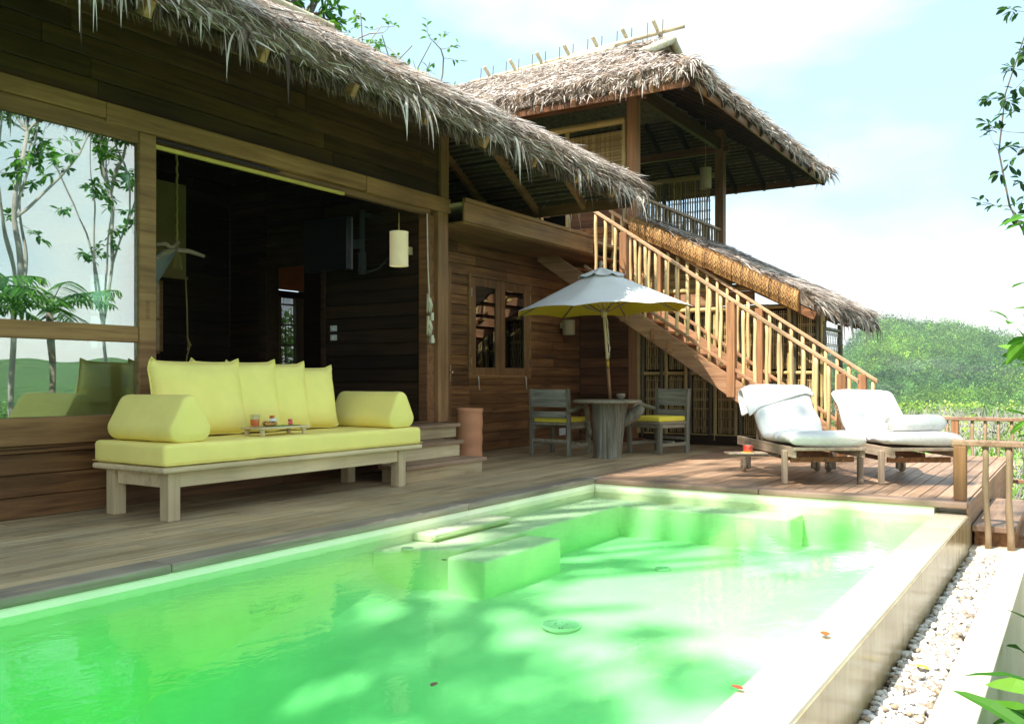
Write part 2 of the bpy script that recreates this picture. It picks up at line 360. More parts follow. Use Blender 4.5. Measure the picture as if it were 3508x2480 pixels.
# ------------------------------------------------------------------ thatch
def lerp(a, b, t): return a + (b - a) * t
class Slope:
    """eave P0->P1, top T0->T1 (T0 above P0)"""
    def __init__(s, P0, P1, T1, T0):
        s.P0, s.P1, s.T1, s.T0 = [Vector(p) for p in (P0, P1, T1, T0)]
        s.A = (s.P1 - s.P0).normalized()
        mid = (s.T0 + s.T1) / 2 - (s.P0 + s.P1) / 2; mid -= s.A * mid.dot(s.A)
        s.H = mid.length; s.U = mid.normalized(); s.Nn = s.A.cross(s.U)
        if s.Nn.z < 0: s.Nn = -s.Nn
        s.W0 = (s.P1 - s.P0).length; s.W1 = (s.T1 - s.T0).length
    def pos(s, a, u): return lerp(s.P0.lerp(s.P1, a), s.T0.lerp(s.T1, a), u)
def slab(mb, sl, th=.16):
    dn = Vector((0, 0, -.02)); up = Vector((0, 0, th))
    q = [sl.P0, sl.P1, sl.T1, sl.T0]
    vs = [p + dn for p in q] + [p + up for p in q]
    mb.add(vs, [(3,2,1,0),(4,5,6,7),(0,1,5,4),(1,2,6,5),(2,3,7,6),(3,0,4,7)])
def strip(mb, p, d, nrm, ln, w, droop=.0, seg=2, twist=0):
    side = d.cross(nrm).normalized()
    if twist: side = (side * math.cos(twist) + nrm * math.sin(twist)).normalized()
    vs = []; q = Vector(p); dd = Vector(d)
    for i in range(seg + 1):
        t = i / seg; ww = w * (1 - t ** 1.6) * .5 + .0008
        if i == 0: ww = w * .42
        vs += [q - side * ww, q + side * ww]
        dd = (dd + Vector((0, 0, -droop))).normalized(); q = q + dd * ln / seg
    mb.add(vs, [(2 * i, 2 * i + 1, 2 * i + 3, 2 * i + 2) for i in range(seg)])
def thatch(mb, sl, dens, th=.16, amin=0, amax=1, eave=90, hang=.3, wid=.022, ln=(.16, .42), top=1.0, lift=.05):
    area = sl.H * (sl.W0 + sl.W1) / 2 * (amax - amin)
    up = Vector((0, 0, th))
    for _ in range(int(area * dens)):
        while True:
            a, u = R.random(), R.random() * top
            if R.random() < lerp(sl.W0, sl.W1, u) / max(sl.W0, sl.W1): break
        a = lerp(amin, amax, a)
        p = sl.pos(a, u) + up + sl.Nn * R.uniform(0, lift)
        th_ = R.gauss(.15, .75); d = (-sl.U * math.cos(th_) + sl.A * math.sin(th_) + sl.Nn * R.uniform(-.02, .28)).normalized()
        strip(mb, p, d, sl.Nn, R.uniform(*ln), wid * R.uniform(.5, 1.3), R.uniform(0, .22), 2, R.uniform(-.5, .5))
    down = Vector((0, 0, -1))
    for _ in range(int(sl.W0 * (amax - amin) * eave)):          # layered edge
        a = R.uniform(amin, amax); h = R.uniform(-.03, th + .05)
        p = sl.pos(a, R.uniform(-.0, .06)) + Vector((0, 0, h))
        th_ = R.gauss(.2, .7)
        d = (-sl.U * math.cos(th_) + sl.A * math.sin(th_) + Vector((0, 0, R.uniform(-.2, .35)))).normalized()
        strip(mb, p, d, sl.Nn, R.uniform(.14, .3), wid * R.uniform(.5, 1.2), R.uniform(.02, .3), 3, R.uniform(-.9, .9))
    tufts = [(R.uniform(amin, amax), R.uniform(.3, 1.3)) for _ in range(int(sl.W0 * (amax - amin) * 3.2))]
    for _ in range(int(sl.W0 * (amax - amin) * eave * .085)):     # long hanging leaves in tufts
        a, tl = R.choice(tufts) if tufts else (.5, 1); a = min(amax, max(amin, a + R.gauss(0, .09) / sl.W0))
        p = sl.pos(a, 0) + Vector((0, 0, R.uniform(-.02, th * .6))) - sl.U * R.uniform(.02, .12)
        th_ = R.gauss(0, .6)
        d = (-sl.U * math.cos(th_) + sl.A * math.sin(th_)).normalized()
        l = hang * tl * R.uniform(.4, 1.2) * (1.5 if R.random() < .12 else 1)
        strip(mb, p, d, sl.Nn, l, wid * R.uniform(.6, 1.5), R.uniform(.5, 1.0), 5, R.uniform(-1.2, 1.2))
def battens(mb, sl, step=.085, drop=-.035, u1=1.0):
    n = int(sl.H * u1 / step)
    for i in range(n):
        u = (i + .3) * step / sl.H; a, b = sl.pos(0, u), sl.pos(1, u)
        if (b - a).length < .1: continue
        o = Vector((0, 0, drop)) ; k = max(1, int((b - a).length / .9))
        pts = [a.lerp(b, j / k) + o + Vector((0, 0, R.uniform(-.008, .008))) for j in range(k + 1)]
        mb.tube(pts, .026, 5, False)

# ================================================================== SETTING
def interp(x, tab):
    if x <= tab[0][0]: return tab[0][1]
    for (a, b), (c, d) in zip(tab, tab[1:]):
        if x <= c: return b + (d - b) * (x - a) / (c - a)
    return tab[-1][1]
RIDGE = [(-2, .022), (-.5, .03), (.2, .02), (.3, .024), (.345, .03), (.369, .042), (.388, .06), (.402, .071), (.42, .074), (.437, .069), (.469, .067), (.495, .063), (.534, .056), (.569, .047), (.62, .043), (.73, .03), (1, .022), (3, .03)]
def canopy_z(x, y):
    d = math.hypot(x, y); f = C * x + S * y; r = S * x - C * y
    near = -2.0 - .018 * d - max(0, 0)
    q = r / f if f > .1 else 3.0
    e = interp(q, RIDGE)
    if d < 330: return near
    hz = 1 + (e - .0095) * 760
    t = min(1, max(0, (d - 330) / 420)); t = t * t * (3 - 2 * t) * .55 + t * .45
    z = lerp(-8, hz, t) + 5 * mnoise.noise(Vector((x * .006, y * .006, 3))) * math.sin(PI * t)
    z += max(0, (d - 500) / 260) * 6 * mnoise.noise(Vector((x * .012, y * .012, 9)))
    if d > 760: z = hz - (d - 760) * .08
    return z
def ground_z(x, y):
    d = math.hypot(x - 6, y - 4)
    s_ = 16 - 7 * min(1, max(0, -y / 3))
    if d < s_: return -1.75
    return lerp(-1.75, canopy_z(x, y) - 6.2, min(1, (d - s_) / 12))
mb = MB(); rings = [0, 4, 8, 12, 16, 19, 22, 26, 30, 38, 50, 70, 100, 150, 220, 300, 360, 420, 480, 540, 600, 660, 720, 760, 850, 1000, 1500, 2500, 5000]
na = 180
for r_ in rings:
    for k in range(na):
        t = 2 * PI * k / na; x, y = 6 + r_ * math.cos(t), 4 + r_ * math.sin(t)
        z = ground_z(x, y) if r_ < 900 else -20
        mb.v.append((x, y, z))
for i in range(len(rings) - 1):
    for k in range(na): mb.f.append((i * na + k, i * na + (k + 1) % na, (i + 1) * na + (k + 1) % na, (i + 1) * na + k)); mb.mi.append(0)
tag(mb.build('ground', M['ground'], smooth=True), 'sloping green forest ground falling away below the pool villa', kind='structure')

R.seed(5)
# forest mass: one leafy canopy over the valley and hill
mb = MB()
def leafcloud(mb, c, rad, n, size, hollow=.55, flat=.75):
    for _ in range(n):
        while True:
            d = Vector((R.uniform(-1, 1), R.uniform(-1, 1), R.uniform(-.6, 1)))
            if .01 < d.length < 1: break
        d = d.normalized() * (hollow + (1 - hollow) * R.random())
        p = Vector(c) + Vector((d.x * rad, d.y * rad, d.z * rad * flat))
        q_ = (d.normalized() + Vector((R.gauss(0, .4), R.gauss(0, .4), R.gauss(.15, .4)))).normalized(); a = q_.cross(Vector((R.gauss(0, 1), R.gauss(0, 1), R.gauss(0, 1)))).normalized(); b = q_.cross(a)
        s1, s2 = size * R.uniform(.6, 1.2), size * R.uniform(.4, .9)
        mb.add([p - a * s1, p - b * s2 * .7, p + a * s1, p + b * s2], [(0, 1, 2, 3)])
def forest_band(mb, d0, d1, az0, az1, dens=1.0):
    d = d0
    while d < d1:
        rc = 2.3 + .0045 * d; step = rc * (1.35 if d < 330 else 1.25) / dens
        nn = int((az1 - az0) * d / step)
        for k in range(nn):
            az = az0 + (az1 - az0) * (k + R.random()) / nn; dd = d + R.uniform(-.5, .5) * step; x, y = dd * math.cos(az), dd * math.sin(az)
            z = canopy_z(x, y); rad = rc * R.uniform(.65, 1.3); hh = R.uniform(-1.4, 1.1) * (1 + d * .0022)
            if d > 520 and R.random() < .1: rad *= 1.3; hh += 4
            n_ = 420 if d < 45 else (260 if d < 90 else (150 if d < 200 else (85 if d < 420 else 46)))
            sz = .1 if d < 45 else (.15 if d < 90 else (.25 if d < 200 else (.42 if d < 420 else .62)))
            if dens < 1: n_ = int(n_ * .5); sz *= 1.4
            leafcloud(mb, (x, y, z + hh - rad * .5), rad, n_, sz)
        d += step * .8
forest_band(mb, 300, 790, -.1, .3)
forest_band(mb, 30, 330, -1.4, -.75, .6)
tag(mb.build('hill_forest', M['forest']), 'dense mixed forest covering the distant hill', kind='stuff')
mb = MB(); forest_band(mb, 26, 300, -.12, .32)
tag(mb.build('rubber_grove', M['grove']), 'bright yellow green tree canopy filling the valley below the deck', kind='stuff')
mb = MB()                                                          # bare pale twigs poking through the near canopy
for _ in range(420):
    az = R.uniform(-.1, .26); dd = R.uniform(28, 130); x, y = dd * math.cos(az), dd * math.sin(az); z = canopy_z(x, y)
    k = .45 + dd * .013
    for j in range(5):
        p = Vector((x, y, z - .5 * k)); pts = [p]; dr = Vector((R.gauss(0, .5), R.gauss(0, .5), 1)).normalized()
        for i in range(4): p = p + dr * .42 * k; dr = (dr + Vector((R.gauss(0, .35), R.gauss(0, .35), R.gauss(0, .2)))).normalized(); pts.append(p)
        mb.tube(pts, [.03 * k, .024 * k, .018 * k, .012 * k, .006 * k], 4, False)
tag(mb.build('bare_branches', M['bark_pale']), 'pale bare branches sticking out of the near forest canopy', kind='stuff')

R.seed(21)
# ---- decks
mb = MB()
boards(mb, -2.5, 13.3, 4.36, 7.095, .125, lambda a, b, c, d: mb.box(a, b, c, d, -.03, 0), gap=.006, maxlen=3.4, minlen=1.6)
mb.box(-2.5, 13.28, 4.36, 7.08, -.12, -.034)
deck = mb.build('deck', M['deck'], bevel=.003)
tag(deck, 'weathered grey brown timber pool deck along the villa', kind='structure')
mb = MB()
boards(mb, 8.31, 13.28, .81, 4.355, .125, lambda a, b, c, d: mb.box(a, b, c, d, -.03, 0), gap=.009, maxlen=3.4, minlen=2.4)
mb.box(8.31, 13.28, .83, 4.355, -.12, -.034)
mb.box(8.16, 13.29, .785, .805, -.16, -.004)
x = 8.3
while x < 13.2: mb.box(x, x + .13, .79, .805, -1.3, -.165); x += .134
tag(mb.build('sun_deck', M['deck_red'], bevel=.003), 'reddish sunlit timber deck under the loungers', kind='structure')
mb = MB()
boards(mb, 9.5, 13.9, -2.2, .6, .14, lambda a, b, c, d: mb.box(a, b, c, d, -.46, -.43), gap=.01, maxlen=4.5, minlen=3.5)
mb.box(9.5, 13.9, -2.2, .6, -.62, -.464); boards(mb, 8.45, 9.49, -2.2, .6, .14, lambda a, b, c, d: mb.box(a, b, c, d, -.73, -.7), gap=.01)
mb.box(8.45, 9.49, -2.2, .6, -.95, -.734)
tag(mb.build('lower_deck', M['deck_red'], bevel=.003), 'lower timber landing beyond the pool corner', kind='structure')
t = thing('deck_step', (9.3, .65, -.43), 'dark reddish timber step box between the sun deck and lower landing', 'step')
mb = MB(); mb.box(8.32, 10.35, .46, .78, -.25, -.2); mb.build('tread', M['deck_red'], t, bevel=.01, seg=2)
mb = MB(); mb.box(8.4, 10.28, .5, .77, -.66, -.254); mb.build('riser', M['wall_x'], t, bevel=.004)

# ---- pool basin, underwater ledges, coping, water
ZW = -.09; ZF = -.47
PX1 = 8.12
mb = MB()
mb.box(-3, 8.34, .8, 4.4, -2.6, -2.4)                                     # floor slab
mb.box(-3, 8.34, 4.175, 4.36, -2.3, -.045)                                # villa side wall
mb.box(PX1, 8.34, 1.04, 4.174, -1.2, -.045)                               # far wall
basin = mb.build('pool_basin', M['basin'], bevel=.012, seg=2)
tag(basin, 'pale pool basin with sunken ledges under green water', kind='structure')
def zfl(x): return ZF - (.2 * (4.85 - x) ** 1.3 if x < 4.85 else 0) * (1 if x > 1 else 0) - (0 if x > 1 else .2 * 3.85 ** 1.3)
mb = MB(); xs_ = [-3, -1, 1] + [1.2 + .2 * i for i in range(36)]; ys_ = [1.0, 1.1, 1.5, 2, 2.5, 3, 3.5, 3.9] + [3.6, 3.68, 3.75, 3.81] + [3.87 + .035 * i for i in range(9)] + [4.175]; ys_ = sorted(set(ys_)); rc_ = .27
for x in xs_:
    for y in ys_:
        dd = max(0, rc_ - (4.182 - y)); mb.v.append((x, y, zfl(x) + rc_ - math.sqrt(max(0, rc_ * rc_ - dd * dd))))
n_ = len(ys_); mb.f = [(i * n_ + j, (i + 1) * n_ + j, (i + 1) * n_ + j + 1, i * n_ + j + 1) for i in range(len(xs_) - 1) for j in range(n_ - 1)]; mb.mi = [0] * len(mb.f)
mb.build('basin_floor', M['basin'], basin, smooth=True)
mb = MB(); mb.box(-3, 8.30, .795, 1.04, -2.3, ZW - .008)
mb.box(8.30, 8.345, .795, 1.04, -1.4, -.05)
mb.build('overflow_wall', M['plaster'], basin, bevel=.012, seg=2)
mb = MB(); mb.box(-3, 8.344, .788, .794, -1.4, ZW - .02); mb.build('wet_face', M['plaster_tan'], basin)
mb = MB()                                                                # L ledge with a clipped end
mb.add([(x, y, z) for z in (ZF - .3, -.185) for x, y in ((4.75, 4.175), (5.15, 3.70), (7.72, 3.70), (7.72, 2.1), (8.12, 2.1), (8.12, 4.175))],
       [(5,4,3,2,1,0), (6,7,8,9,10,11)] + [(i, (i + 1) % 6, (i + 1) % 6 + 6, i + 6) for i in range(6)])
mb.build('ledge', M['basin'], basin, bevel=.02, seg=3)
mb = MB(); mb.box(5.2, 6.25, 4.0, 4.174, -.184, -.122); mb.box(5.2, 6.25, 3.97, 4.0, -.16, -.122)
mb.build('submerged_seat', M['basin'], basin, bevel=.015, seg=3)
mb = MB(); mb.box(4.97, 6.02, 3.38, 3.69, ZF - .2, -.215); mb.build('submerged_step', M['basin'], basin, bevel=.02, seg=3)
mb = MB(); mb.box(-2.9, 8.2, .8, 4.25, -2.5, ZW)
tag(mb.build('pool_water', M['water']), 'clear vivid green swimming pool water', kind='structure')
edge = thing('pool_coping', (5, 4.26, 0), 'worn grey brown wooden coping boards edging the pool', 'pool edging')
mb = MB(); xs = [-2.5, .9, 3.12, 5.9, 8.115]
for a, b in zip(xs, xs[1:]): mb.box(a + .002, b - .002, 4.16, 4.355, -.048, .006)
mb.box(8.118, 8.3, 4.16, 4.355, -.048, .006)
mb.build('coping_board', M['coping'], edge, bevel=.014, seg=3)
mb = MB(); mb.box(8.10, 8.305, 2.5, 4.158, -.048, .006); mb.box(8.10, 8.305, .79, 2.496, -.048, .006)
mb.build('coping_board', M['coping_y'], edge, bevel=.014, seg=3)
# drain covers
def drain(x, y, z, r, label):
    t = thing('drain_cover', (x, y, z), label, 'drain')
    mb = MB()
    mb.lathe([(0, .012), (r * .28, .012), (r * .28, 0)], (x, y, z + .002), 20)
    for k in range(26):
        a = 2 * PI * k / 26; c_, s_ = math.cos(a), math.sin(a)
        mb.bar((x + c_ * r * .36, y + s_ * r * .36, z + .01), (x + c_ * r * .86, y + s_ * r * .86, z + .01), r * .07, .008)
    mb.build('slotted_grille', M['white'], t)
    mb = MB(); mb.lathe([(r * .9, .002), (r * .9, .014), (r, .014), (r, 0)], (x, y, z), 32); mb.build('rim', M['white'], t)
drain(4.72, 2.65, zfl(4.72) + .004, .12, 'round white slotted drain cover in the middle of the pool floor')
drain(6.5, 2.75, ZF + .003, .06, 'small round drain cover on the pool floor below the loungers')
drain(4.9, 3.98, -.183, .045, 'small round fitting on the ledge beside the submerged seat')
def leaf_on(x, y, z, ln, mat, label, rz=0, curl=.3):
    mb = MB(); vs = []; n = 6
    for i in range(n + 1):
        t = i / n; w = ln * .28 * math.sin(PI * min(1, t * 1.02)) ** .8 + .001
        vs += [(ln * (t - .5), -w, .004 + curl * ln * (t - .5) ** 2 + .3 * w), (ln * (t - .5), 0, .002 + curl * ln * (t - .5) ** 2), (ln * (t - .5), w, .004 + curl * ln * (t - .5) ** 2 + .3 * w)]
    fs = []
    for i in range(n): fs += [(3*i, 3*i+1, 3*i+4, 3*i+3), (3*i+1, 3*i+2, 3*i+5, 3*i+4)]
    mb.add(vs, fs); o = mb.build('fallen_leaf', mat, smooth=True); o.location = (x, y, z); o.rotation_euler = (0, 0, rz)
    return tag(o, label, 'leaf', 'leaves fallen in and around the pool')
ML = [plain('dry brown leaf', (.3, .12, .03), .7), plain('red brown leaf', (.42, .07, .03), .7), plain('dark rotten leaf', (.06, .045, .02), .7), plain('yellow fallen leaf', (.7, .55, .05), .7)]
leaf_on(3.95, .93, ZW + .002, .07, ML[0], 'brown dry leaf lying on the wet overflow wall', .4)
leaf_on(3.10, 1.03, ZW + .002, .05, ML[1], 'red brown leaf at the inner edge of the overflow wall', 1.2)
leaf_on(4.35, 3.25, ZW + .002, .035, ML[2], 'dark leaf floating in front of the submerged step', 2)
leaf_on(2.55, 1.95, ZW + .002, .045, ML[2], 'dark leaf floating at the near edge of the pool', .2)
leaf_on(4.75, .66, -.40, .085, ML[3], 'yellow leaf lying on the white pebbles', .8)

# ---- pebble trough
tr = thing('pebble_trough', (5, .5, -1.5), 'cream plastered trough along the overflow wall holding white pebbles', 'trough')
mb = MB(); mb.box(-1, 8.13, .36, .535, -1.75, -.372); mb.build('outer_wall', M['plaster'], tr, bevel=.008, seg=2)
mb = MB(); mb.box(8.133, 8.42, .1, .787, -1.75, -.372); mb.build('end_wall', M['plaster'], tr, bevel=.008, seg=2)
mb = MB(); mb.box(-1, 8.13, .537, .787, -.7, -.52); mb.build('trough_base', M['soil'], tr)
mb = MB()
for _ in range(5200):
    x = 8.1 - 6.3 * R.random() ** 1.0; y = R.uniform(.55, .775)
    s_ = R.uniform(.011, .021); lay = R.random()
    i0 = len(mb.v); mb.blob((0, 0, 0), (s_ * R.uniform(1, 1.5), s_ * R.uniform(.8, 1.1), s_ * R.uniform(.55, .8)), 8, 5, .25, R.random() * 50)
    mt = Matrix.Translation((x, y, -.455 + .055 * lay ** .7 + R.uniform(-.004, .006))) @ Matrix.Rotation(R.uniform(0, 6.3), 4, 'Z') @ Matrix.Rotation(R.gauss(0, .35), 4, 'X')
    mb.xf(mt, i0)
tag(mb.build('pebbles', M['pebble'], smooth=True), 'bed of rounded white pebbles filling the trough', kind='stuff')

# ================================================================== VILLA
villa = thing('villa', (4, 8, 0), 'dark teak poolside villa with thatched roof and open sliding doors', 'house')
Y1 = 6.45
def part(mb, name, mat, root=villa, **k): return mb.build(name, mat, root, **k)
bx = lambda mb, y0, y1: (lambda a, b, c, d: mb.box(a, b, y0, y1, c, d))
by = lambda mb, x0, x1: (lambda a, b, c, d: mb.box(x0, x1, a, b, c, d))
mb = MB(); boards(mb, -2.5, 8.3, 0, .47, .157, bx(mb, Y1, Y1 + .03)); mb.box(-2.5, 8.3, Y1 + .031, Y1 + .1, 0, .47)
mb.box(-2.5, 4.65, Y1 - .03, Y1 + .03, .472, .497); mb.box(-2.5, 8.3, Y1 - .012, Y1 + .03, .5, .522)
part(mb, 'base_cladding', M['wall_x'], bevel=.003)
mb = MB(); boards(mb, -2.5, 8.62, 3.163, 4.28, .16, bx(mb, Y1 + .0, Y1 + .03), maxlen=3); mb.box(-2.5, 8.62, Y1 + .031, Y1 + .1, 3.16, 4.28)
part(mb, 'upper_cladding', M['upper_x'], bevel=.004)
mb = MB(); mb.box(-2.5, 4.2, Y1 - .05, Y1 + .1, 3.03, 3.158); mb.box(4.203, 7.2, Y1 - .05, Y1 + .1, 3.0, 3.158); mb.box(7.203, 8.70, Y1 - .055, Y1 + .1, 2.985, 3.158)
mb.box(-2.5, 4.5, Y1 - .03, Y1 + .1, 2.905, 3.028); mb.box(4.66, 8.4, Y1 + .02, Y1 + .1, 2.93, 2.998)
part(mb, 'header_beam', M['beam_x'], bevel=.006)
mb = MB(); mb.box(4.66, 6.9, Y1 - .02, Y1 + .015, 2.9, 2.932); part(mb, 'door_track', M['yellow_trim'], bevel=.003)
mb = MB(); mb.box(4.66, 6.0, Y1 - .035, Y1 - .022, 2.955, 2.975); part(mb, 'track_slot', M['black'])
# sliding glass door
mb = MB(); mb.box(4.50, 4.655, Y1 - .04, Y1 + .05, .5, 2.995); mb.box(-2.5, 4.498, Y1 - .03, Y1 + .04, 1.3, 1.43); mb.box(-2.5, 4.498, Y1 - .035, Y1 + .04, .525, .727)
door = part(mb, 'sliding_door', M['beam_x'], bevel=.006)
mb = MB(); mb.box(-2.5, 4.497, Y1 + .0, Y1 + .008, 1.432, 2.9); mb.build('glass', M['glass'], door)
mb = MB(); mb.box(-2.5, 4.497, Y1 + .0, Y1 + .008, .73, 1.298); mb.build('glass', M['glass'], door)
mb = MB(); mb.box(4.555, 4.59, Y1 - .043, Y1 - .0405, 1.49, 1.64); mb.build('finger_pull', M['wall_x'], door, bevel=.001)
mb = MB(); mb.box(4.36, 4.44, Y1 + .1, Y1 + .14, .55, 2.9); part(mb, 'rear_door_stile', M['beam_z'], bevel=.005)
# corner posts
mb = MB(); mb.box(8.455, 8.655, Y1 - .05, Y1 + .1, .5, 2.982); cp = part(mb, 'corner_post', M['beam_z'], bevel=.006)
mb = MB(); mb.box(8.31, 8.45, Y1 - .0, Y1 + .13, .5, 2.93); part(mb, 'door_jamb', M['wall_y'], bevel=.005)
mb = MB(); mb.box(8.53, 8.68, Y1 - .04, Y1 + .1, 3.162, 3.95); part(mb, 'upper_post', M['beam_z'], bevel=.006)
# side wall with doorway
mb = MB(); boards(mb, 6.6, 8.14, .5, 4.3, .158, by(mb, 8.35, 8.38)); mb.box(8.381, 8.5, 6.6, 8.14, .5, 4.3)
boards(mb, 8.14, 9.2, 2.6, 4.3, .158, by(mb, 8.35, 8.38)); mb.box(8.381, 8.5, 8.14, 9.2, 2.6, 4.3)
boards(mb, 9.2, 9.9, .5, 4.3, .158, by(mb, 8.35, 8.38)); mb.box(8.381, 8.5, 9.2, 10.0, .5, 4.6)
part(mb, 'side_wall', M['shaded_y'], bevel=.004)
mb = MB(); mb.box(8.3, 8.52, 9.13, 9.28, .5, 2.62); mb.box(8.3, 8.52, 8.12, 9.12, 2.5, 2.62); mb.box(8.31, 8.51, 8.1, 8.16, .5, 2.5)
part(mb, 'door_frame', M['shaded_y'], bevel=.004)
# back wall with window hole 6.4..7.25 x 1.36..2.22
mb = MB()
for a, b, c, d in ((-2.5, 6.3, .5, 4.3), (7.25, 8.345, .5, 4.3), (6.3, 7.25, .5, 1.36), (6.3, 7.25, 2.26, 4.3)):
    boards(mb, a, b, c, d, .16, bx(mb, 9.9, 9.93)); mb.box(a, b, 9.931, 10.0, c, d)
part(mb, 'back_wall', M['shaded_x'], bevel=.004)
mb = MB(); mb.box(7.22, 7.27, 9.88, 9.95, 1.36, 2.26); mb.box(6.3, 7.22, 9.9, 9.94, 1.76, 1.79); mb.box(6.3, 7.22, 9.88, 9.95, 1.33, 1.37)
part(mb, 'back_window_frame', M['beam_x'], bevel=.003)
mb = MB(); mb.box(-2.6, -2.5, Y1, 10, 0, 4.3); part(mb, 'far_side_wall', M['shaded_y'])
mb = MB(); boards(mb, -2.5, 8.35, Y1 + .1, 9.9, .15, lambda a, b, c, d: mb.box(a, b, c, d, .46, .498)); mb.box(-2.5, 8.5, Y1 + .1, 9.99, .38, .458); part(mb, 'floor', M['shaded_x'], bevel=.003)
# bathroom behind the side wall
mb = MB()
for a, b, c, d in ((8.5, 9.15, 0, 3.1), (9.8, 13.25, 0, 3.1), (9.15, 9.8, 0, .7), (9.15, 9.8, 2.22, 2.32)): mb.box(a, b, 10.0, 10.08, c, d)
part(mb, 'bathroom_wall', M['shaded_x'])
mb = MB(); mb.box(8.52, 9.8, 9.96, 9.995, 2.33, 2.95); part(mb, 'orange_panel', M['orange'])
mb = MB()
for k in range(16): stick(mb, (9.36 + k * .018, 9.98, .7), (9.36 + k * .018, 9.98, 2.22), .006, .004, 5, 5)
for z in (.9, 1.2, 1.5, 1.8, 2.1): mb.box(9.34, 9.64, 9.97, 9.975, z, z + .025)
mb.box(9.26, 9.34, 9.96, 10.02, .7, 2.22); mb.box(9.64, 9.79, 9.96, 10.02, .7, 2.22)
part(mb, 'bamboo_window_screen', M['bamboo_dark'])
mb = MB(); mb.box(8.5, 13.25, 7.2, 10, -.05, 0); part(mb, 'bathroom_floor', M['wall_x'])
# W2 wall with window
Y2 = 7.1
mb = MB()
WX0, WX1, WZ0, WZ1 = 10.08, 11.62, 1.06, 2.42
for a, b, c, d in ((8.66, 13.28, 2.42, 2.86), (8.66, WX0, 0, 1.06), (8.66, WX0, 1.06, 2.42), (WX0, WX1, 0, 1.06), (WX1, 13.28, 0, 1.06), (WX1, 13.28, 1.06, 2.42)):
    boards(mb, a, b, c, d, .14, bx(mb, Y2, Y2 + .03), maxlen=3.4, minlen=1.2); mb.box(a, b, Y2 + .031, Y2 + .1, c, d)
part(mb, 'bathroom_front_wall', M['wall_x'], bevel=.004)
win = MB()
for a, b, c, d in ((10.04, 10.09, 1.02, 2.46), (11.62, 11.67, 1.02, 2.46), (10.09, 11.62, 1.02, 1.06), (10.09, 11.62, 2.42, 2.46)): win.box(a, b, Y2 - .03, Y2 + .05, c, d)
win = part(win, 'casement_window', M['beam_x'], bevel=.004)
for a, b in ((10.1, 10.83), (10.845, 11.61)):
    w = MB(); w.box(a, a + .11, Y2 - .02, Y2 + .02, 1.065, 2.415); w.box(b - .11, b, Y2 - .02, Y2 + .02, 1.065, 2.415)
    w.box(a + .111, b - .111, Y2 - .018, Y2 + .018, 1.065, 1.17); w.box(a + .111, b - .111, Y2 - .018, Y2 + .018, 2.3, 2.415)
    w.build('sash', M['beam_z'], win, bevel=.004)
    w = MB(); w.box(a + .111, b - .111, Y2 - .002, Y2 + .004, 1.171, 2.299); w.build('pane', M['pane'], win)
for x in (10.25, 11.5):
    w = MB(); w.tube([(x, Y2 - .035, 1.05), (x, Y2 - .04, 1.0), (x + .01, Y2 - .04, .87), (x + .03, Y2 - .05, .86)], .006, 6); w.build('window_hook', M['steel'], win)
for x, z in ((10.08, 1.25), (10.08, 2.2), (11.63, 1.25), (11.63, 2.2)):
    w = MB(); w.box(x - .012, x + .012, Y2 - .042, Y2 - .031, z - .06, z + .06); w.build('hinge', M['steel'], win)
mb = MB(); mb.box(9.5, 9.6, Y2 - .05, Y2 + .0, .0, 2.48); mb.box(8.66, 9.5, Y2 - .05, Y2 - .0, 2.41, 2.48); dfr = part(mb, 'side_door_frame', M['beam_z'], bevel=.004)
mb = MB(); mb.box(9.555, 9.575, Y2 - .062, Y2 - .051, .98, 1.2); mb.tube([(9.56, Y2 - .06, 1.1), (9.53, Y2 - .12, 1.1)], .01, 6); mb.build('door_handle', M['steel'], dfr)
mb = MB(); mb.box(12.56, 12.74, Y2 - .035, Y2 - .001, .11, .225); part(mb, 'outlet_box', M['white'], bevel=.01, seg=3)
# walkway above
mb = MB(); mb.box(8.66, 11.97, 6.17, 6.2, 2.875, 3.1); mb.box(8.66, 11.97, 6.15, 6.2, 3.102, 3.15); part(mb, 'walkway_fascia', M['beam_x'], bevel=.004)
mb = MB(); boards(mb, 8.69, 13.28, 6.205, 8.4, .14, lambda a, b, c, d: mb.box(a, b, c, d, 2.86, 2.885), maxlen=3); part(mb, 'walkway_soffit', M['beam_x'], bevel=.003)
mb = MB(); mb.box(8.66, 13.28, 6.205, 8.4, 3.06, 3.1); mb.box(11.94, 11.97, 6.2, 7.1, 2.88, 3.09); part(mb, 'walkway_floor', M['deck'])
mb = MB(); mb.box(8.58, 8.65, Y1 + .1, 10, 3.1, 4.4); boards(mb, 8.66, 10.9, 3.11, 4.5, .16, bx(mb, 8.45, 8.5)); part(mb, 'attic_wall_light_block', M['shaded_x'])  # end wall, plus back boards added to block light and keep the attic dark
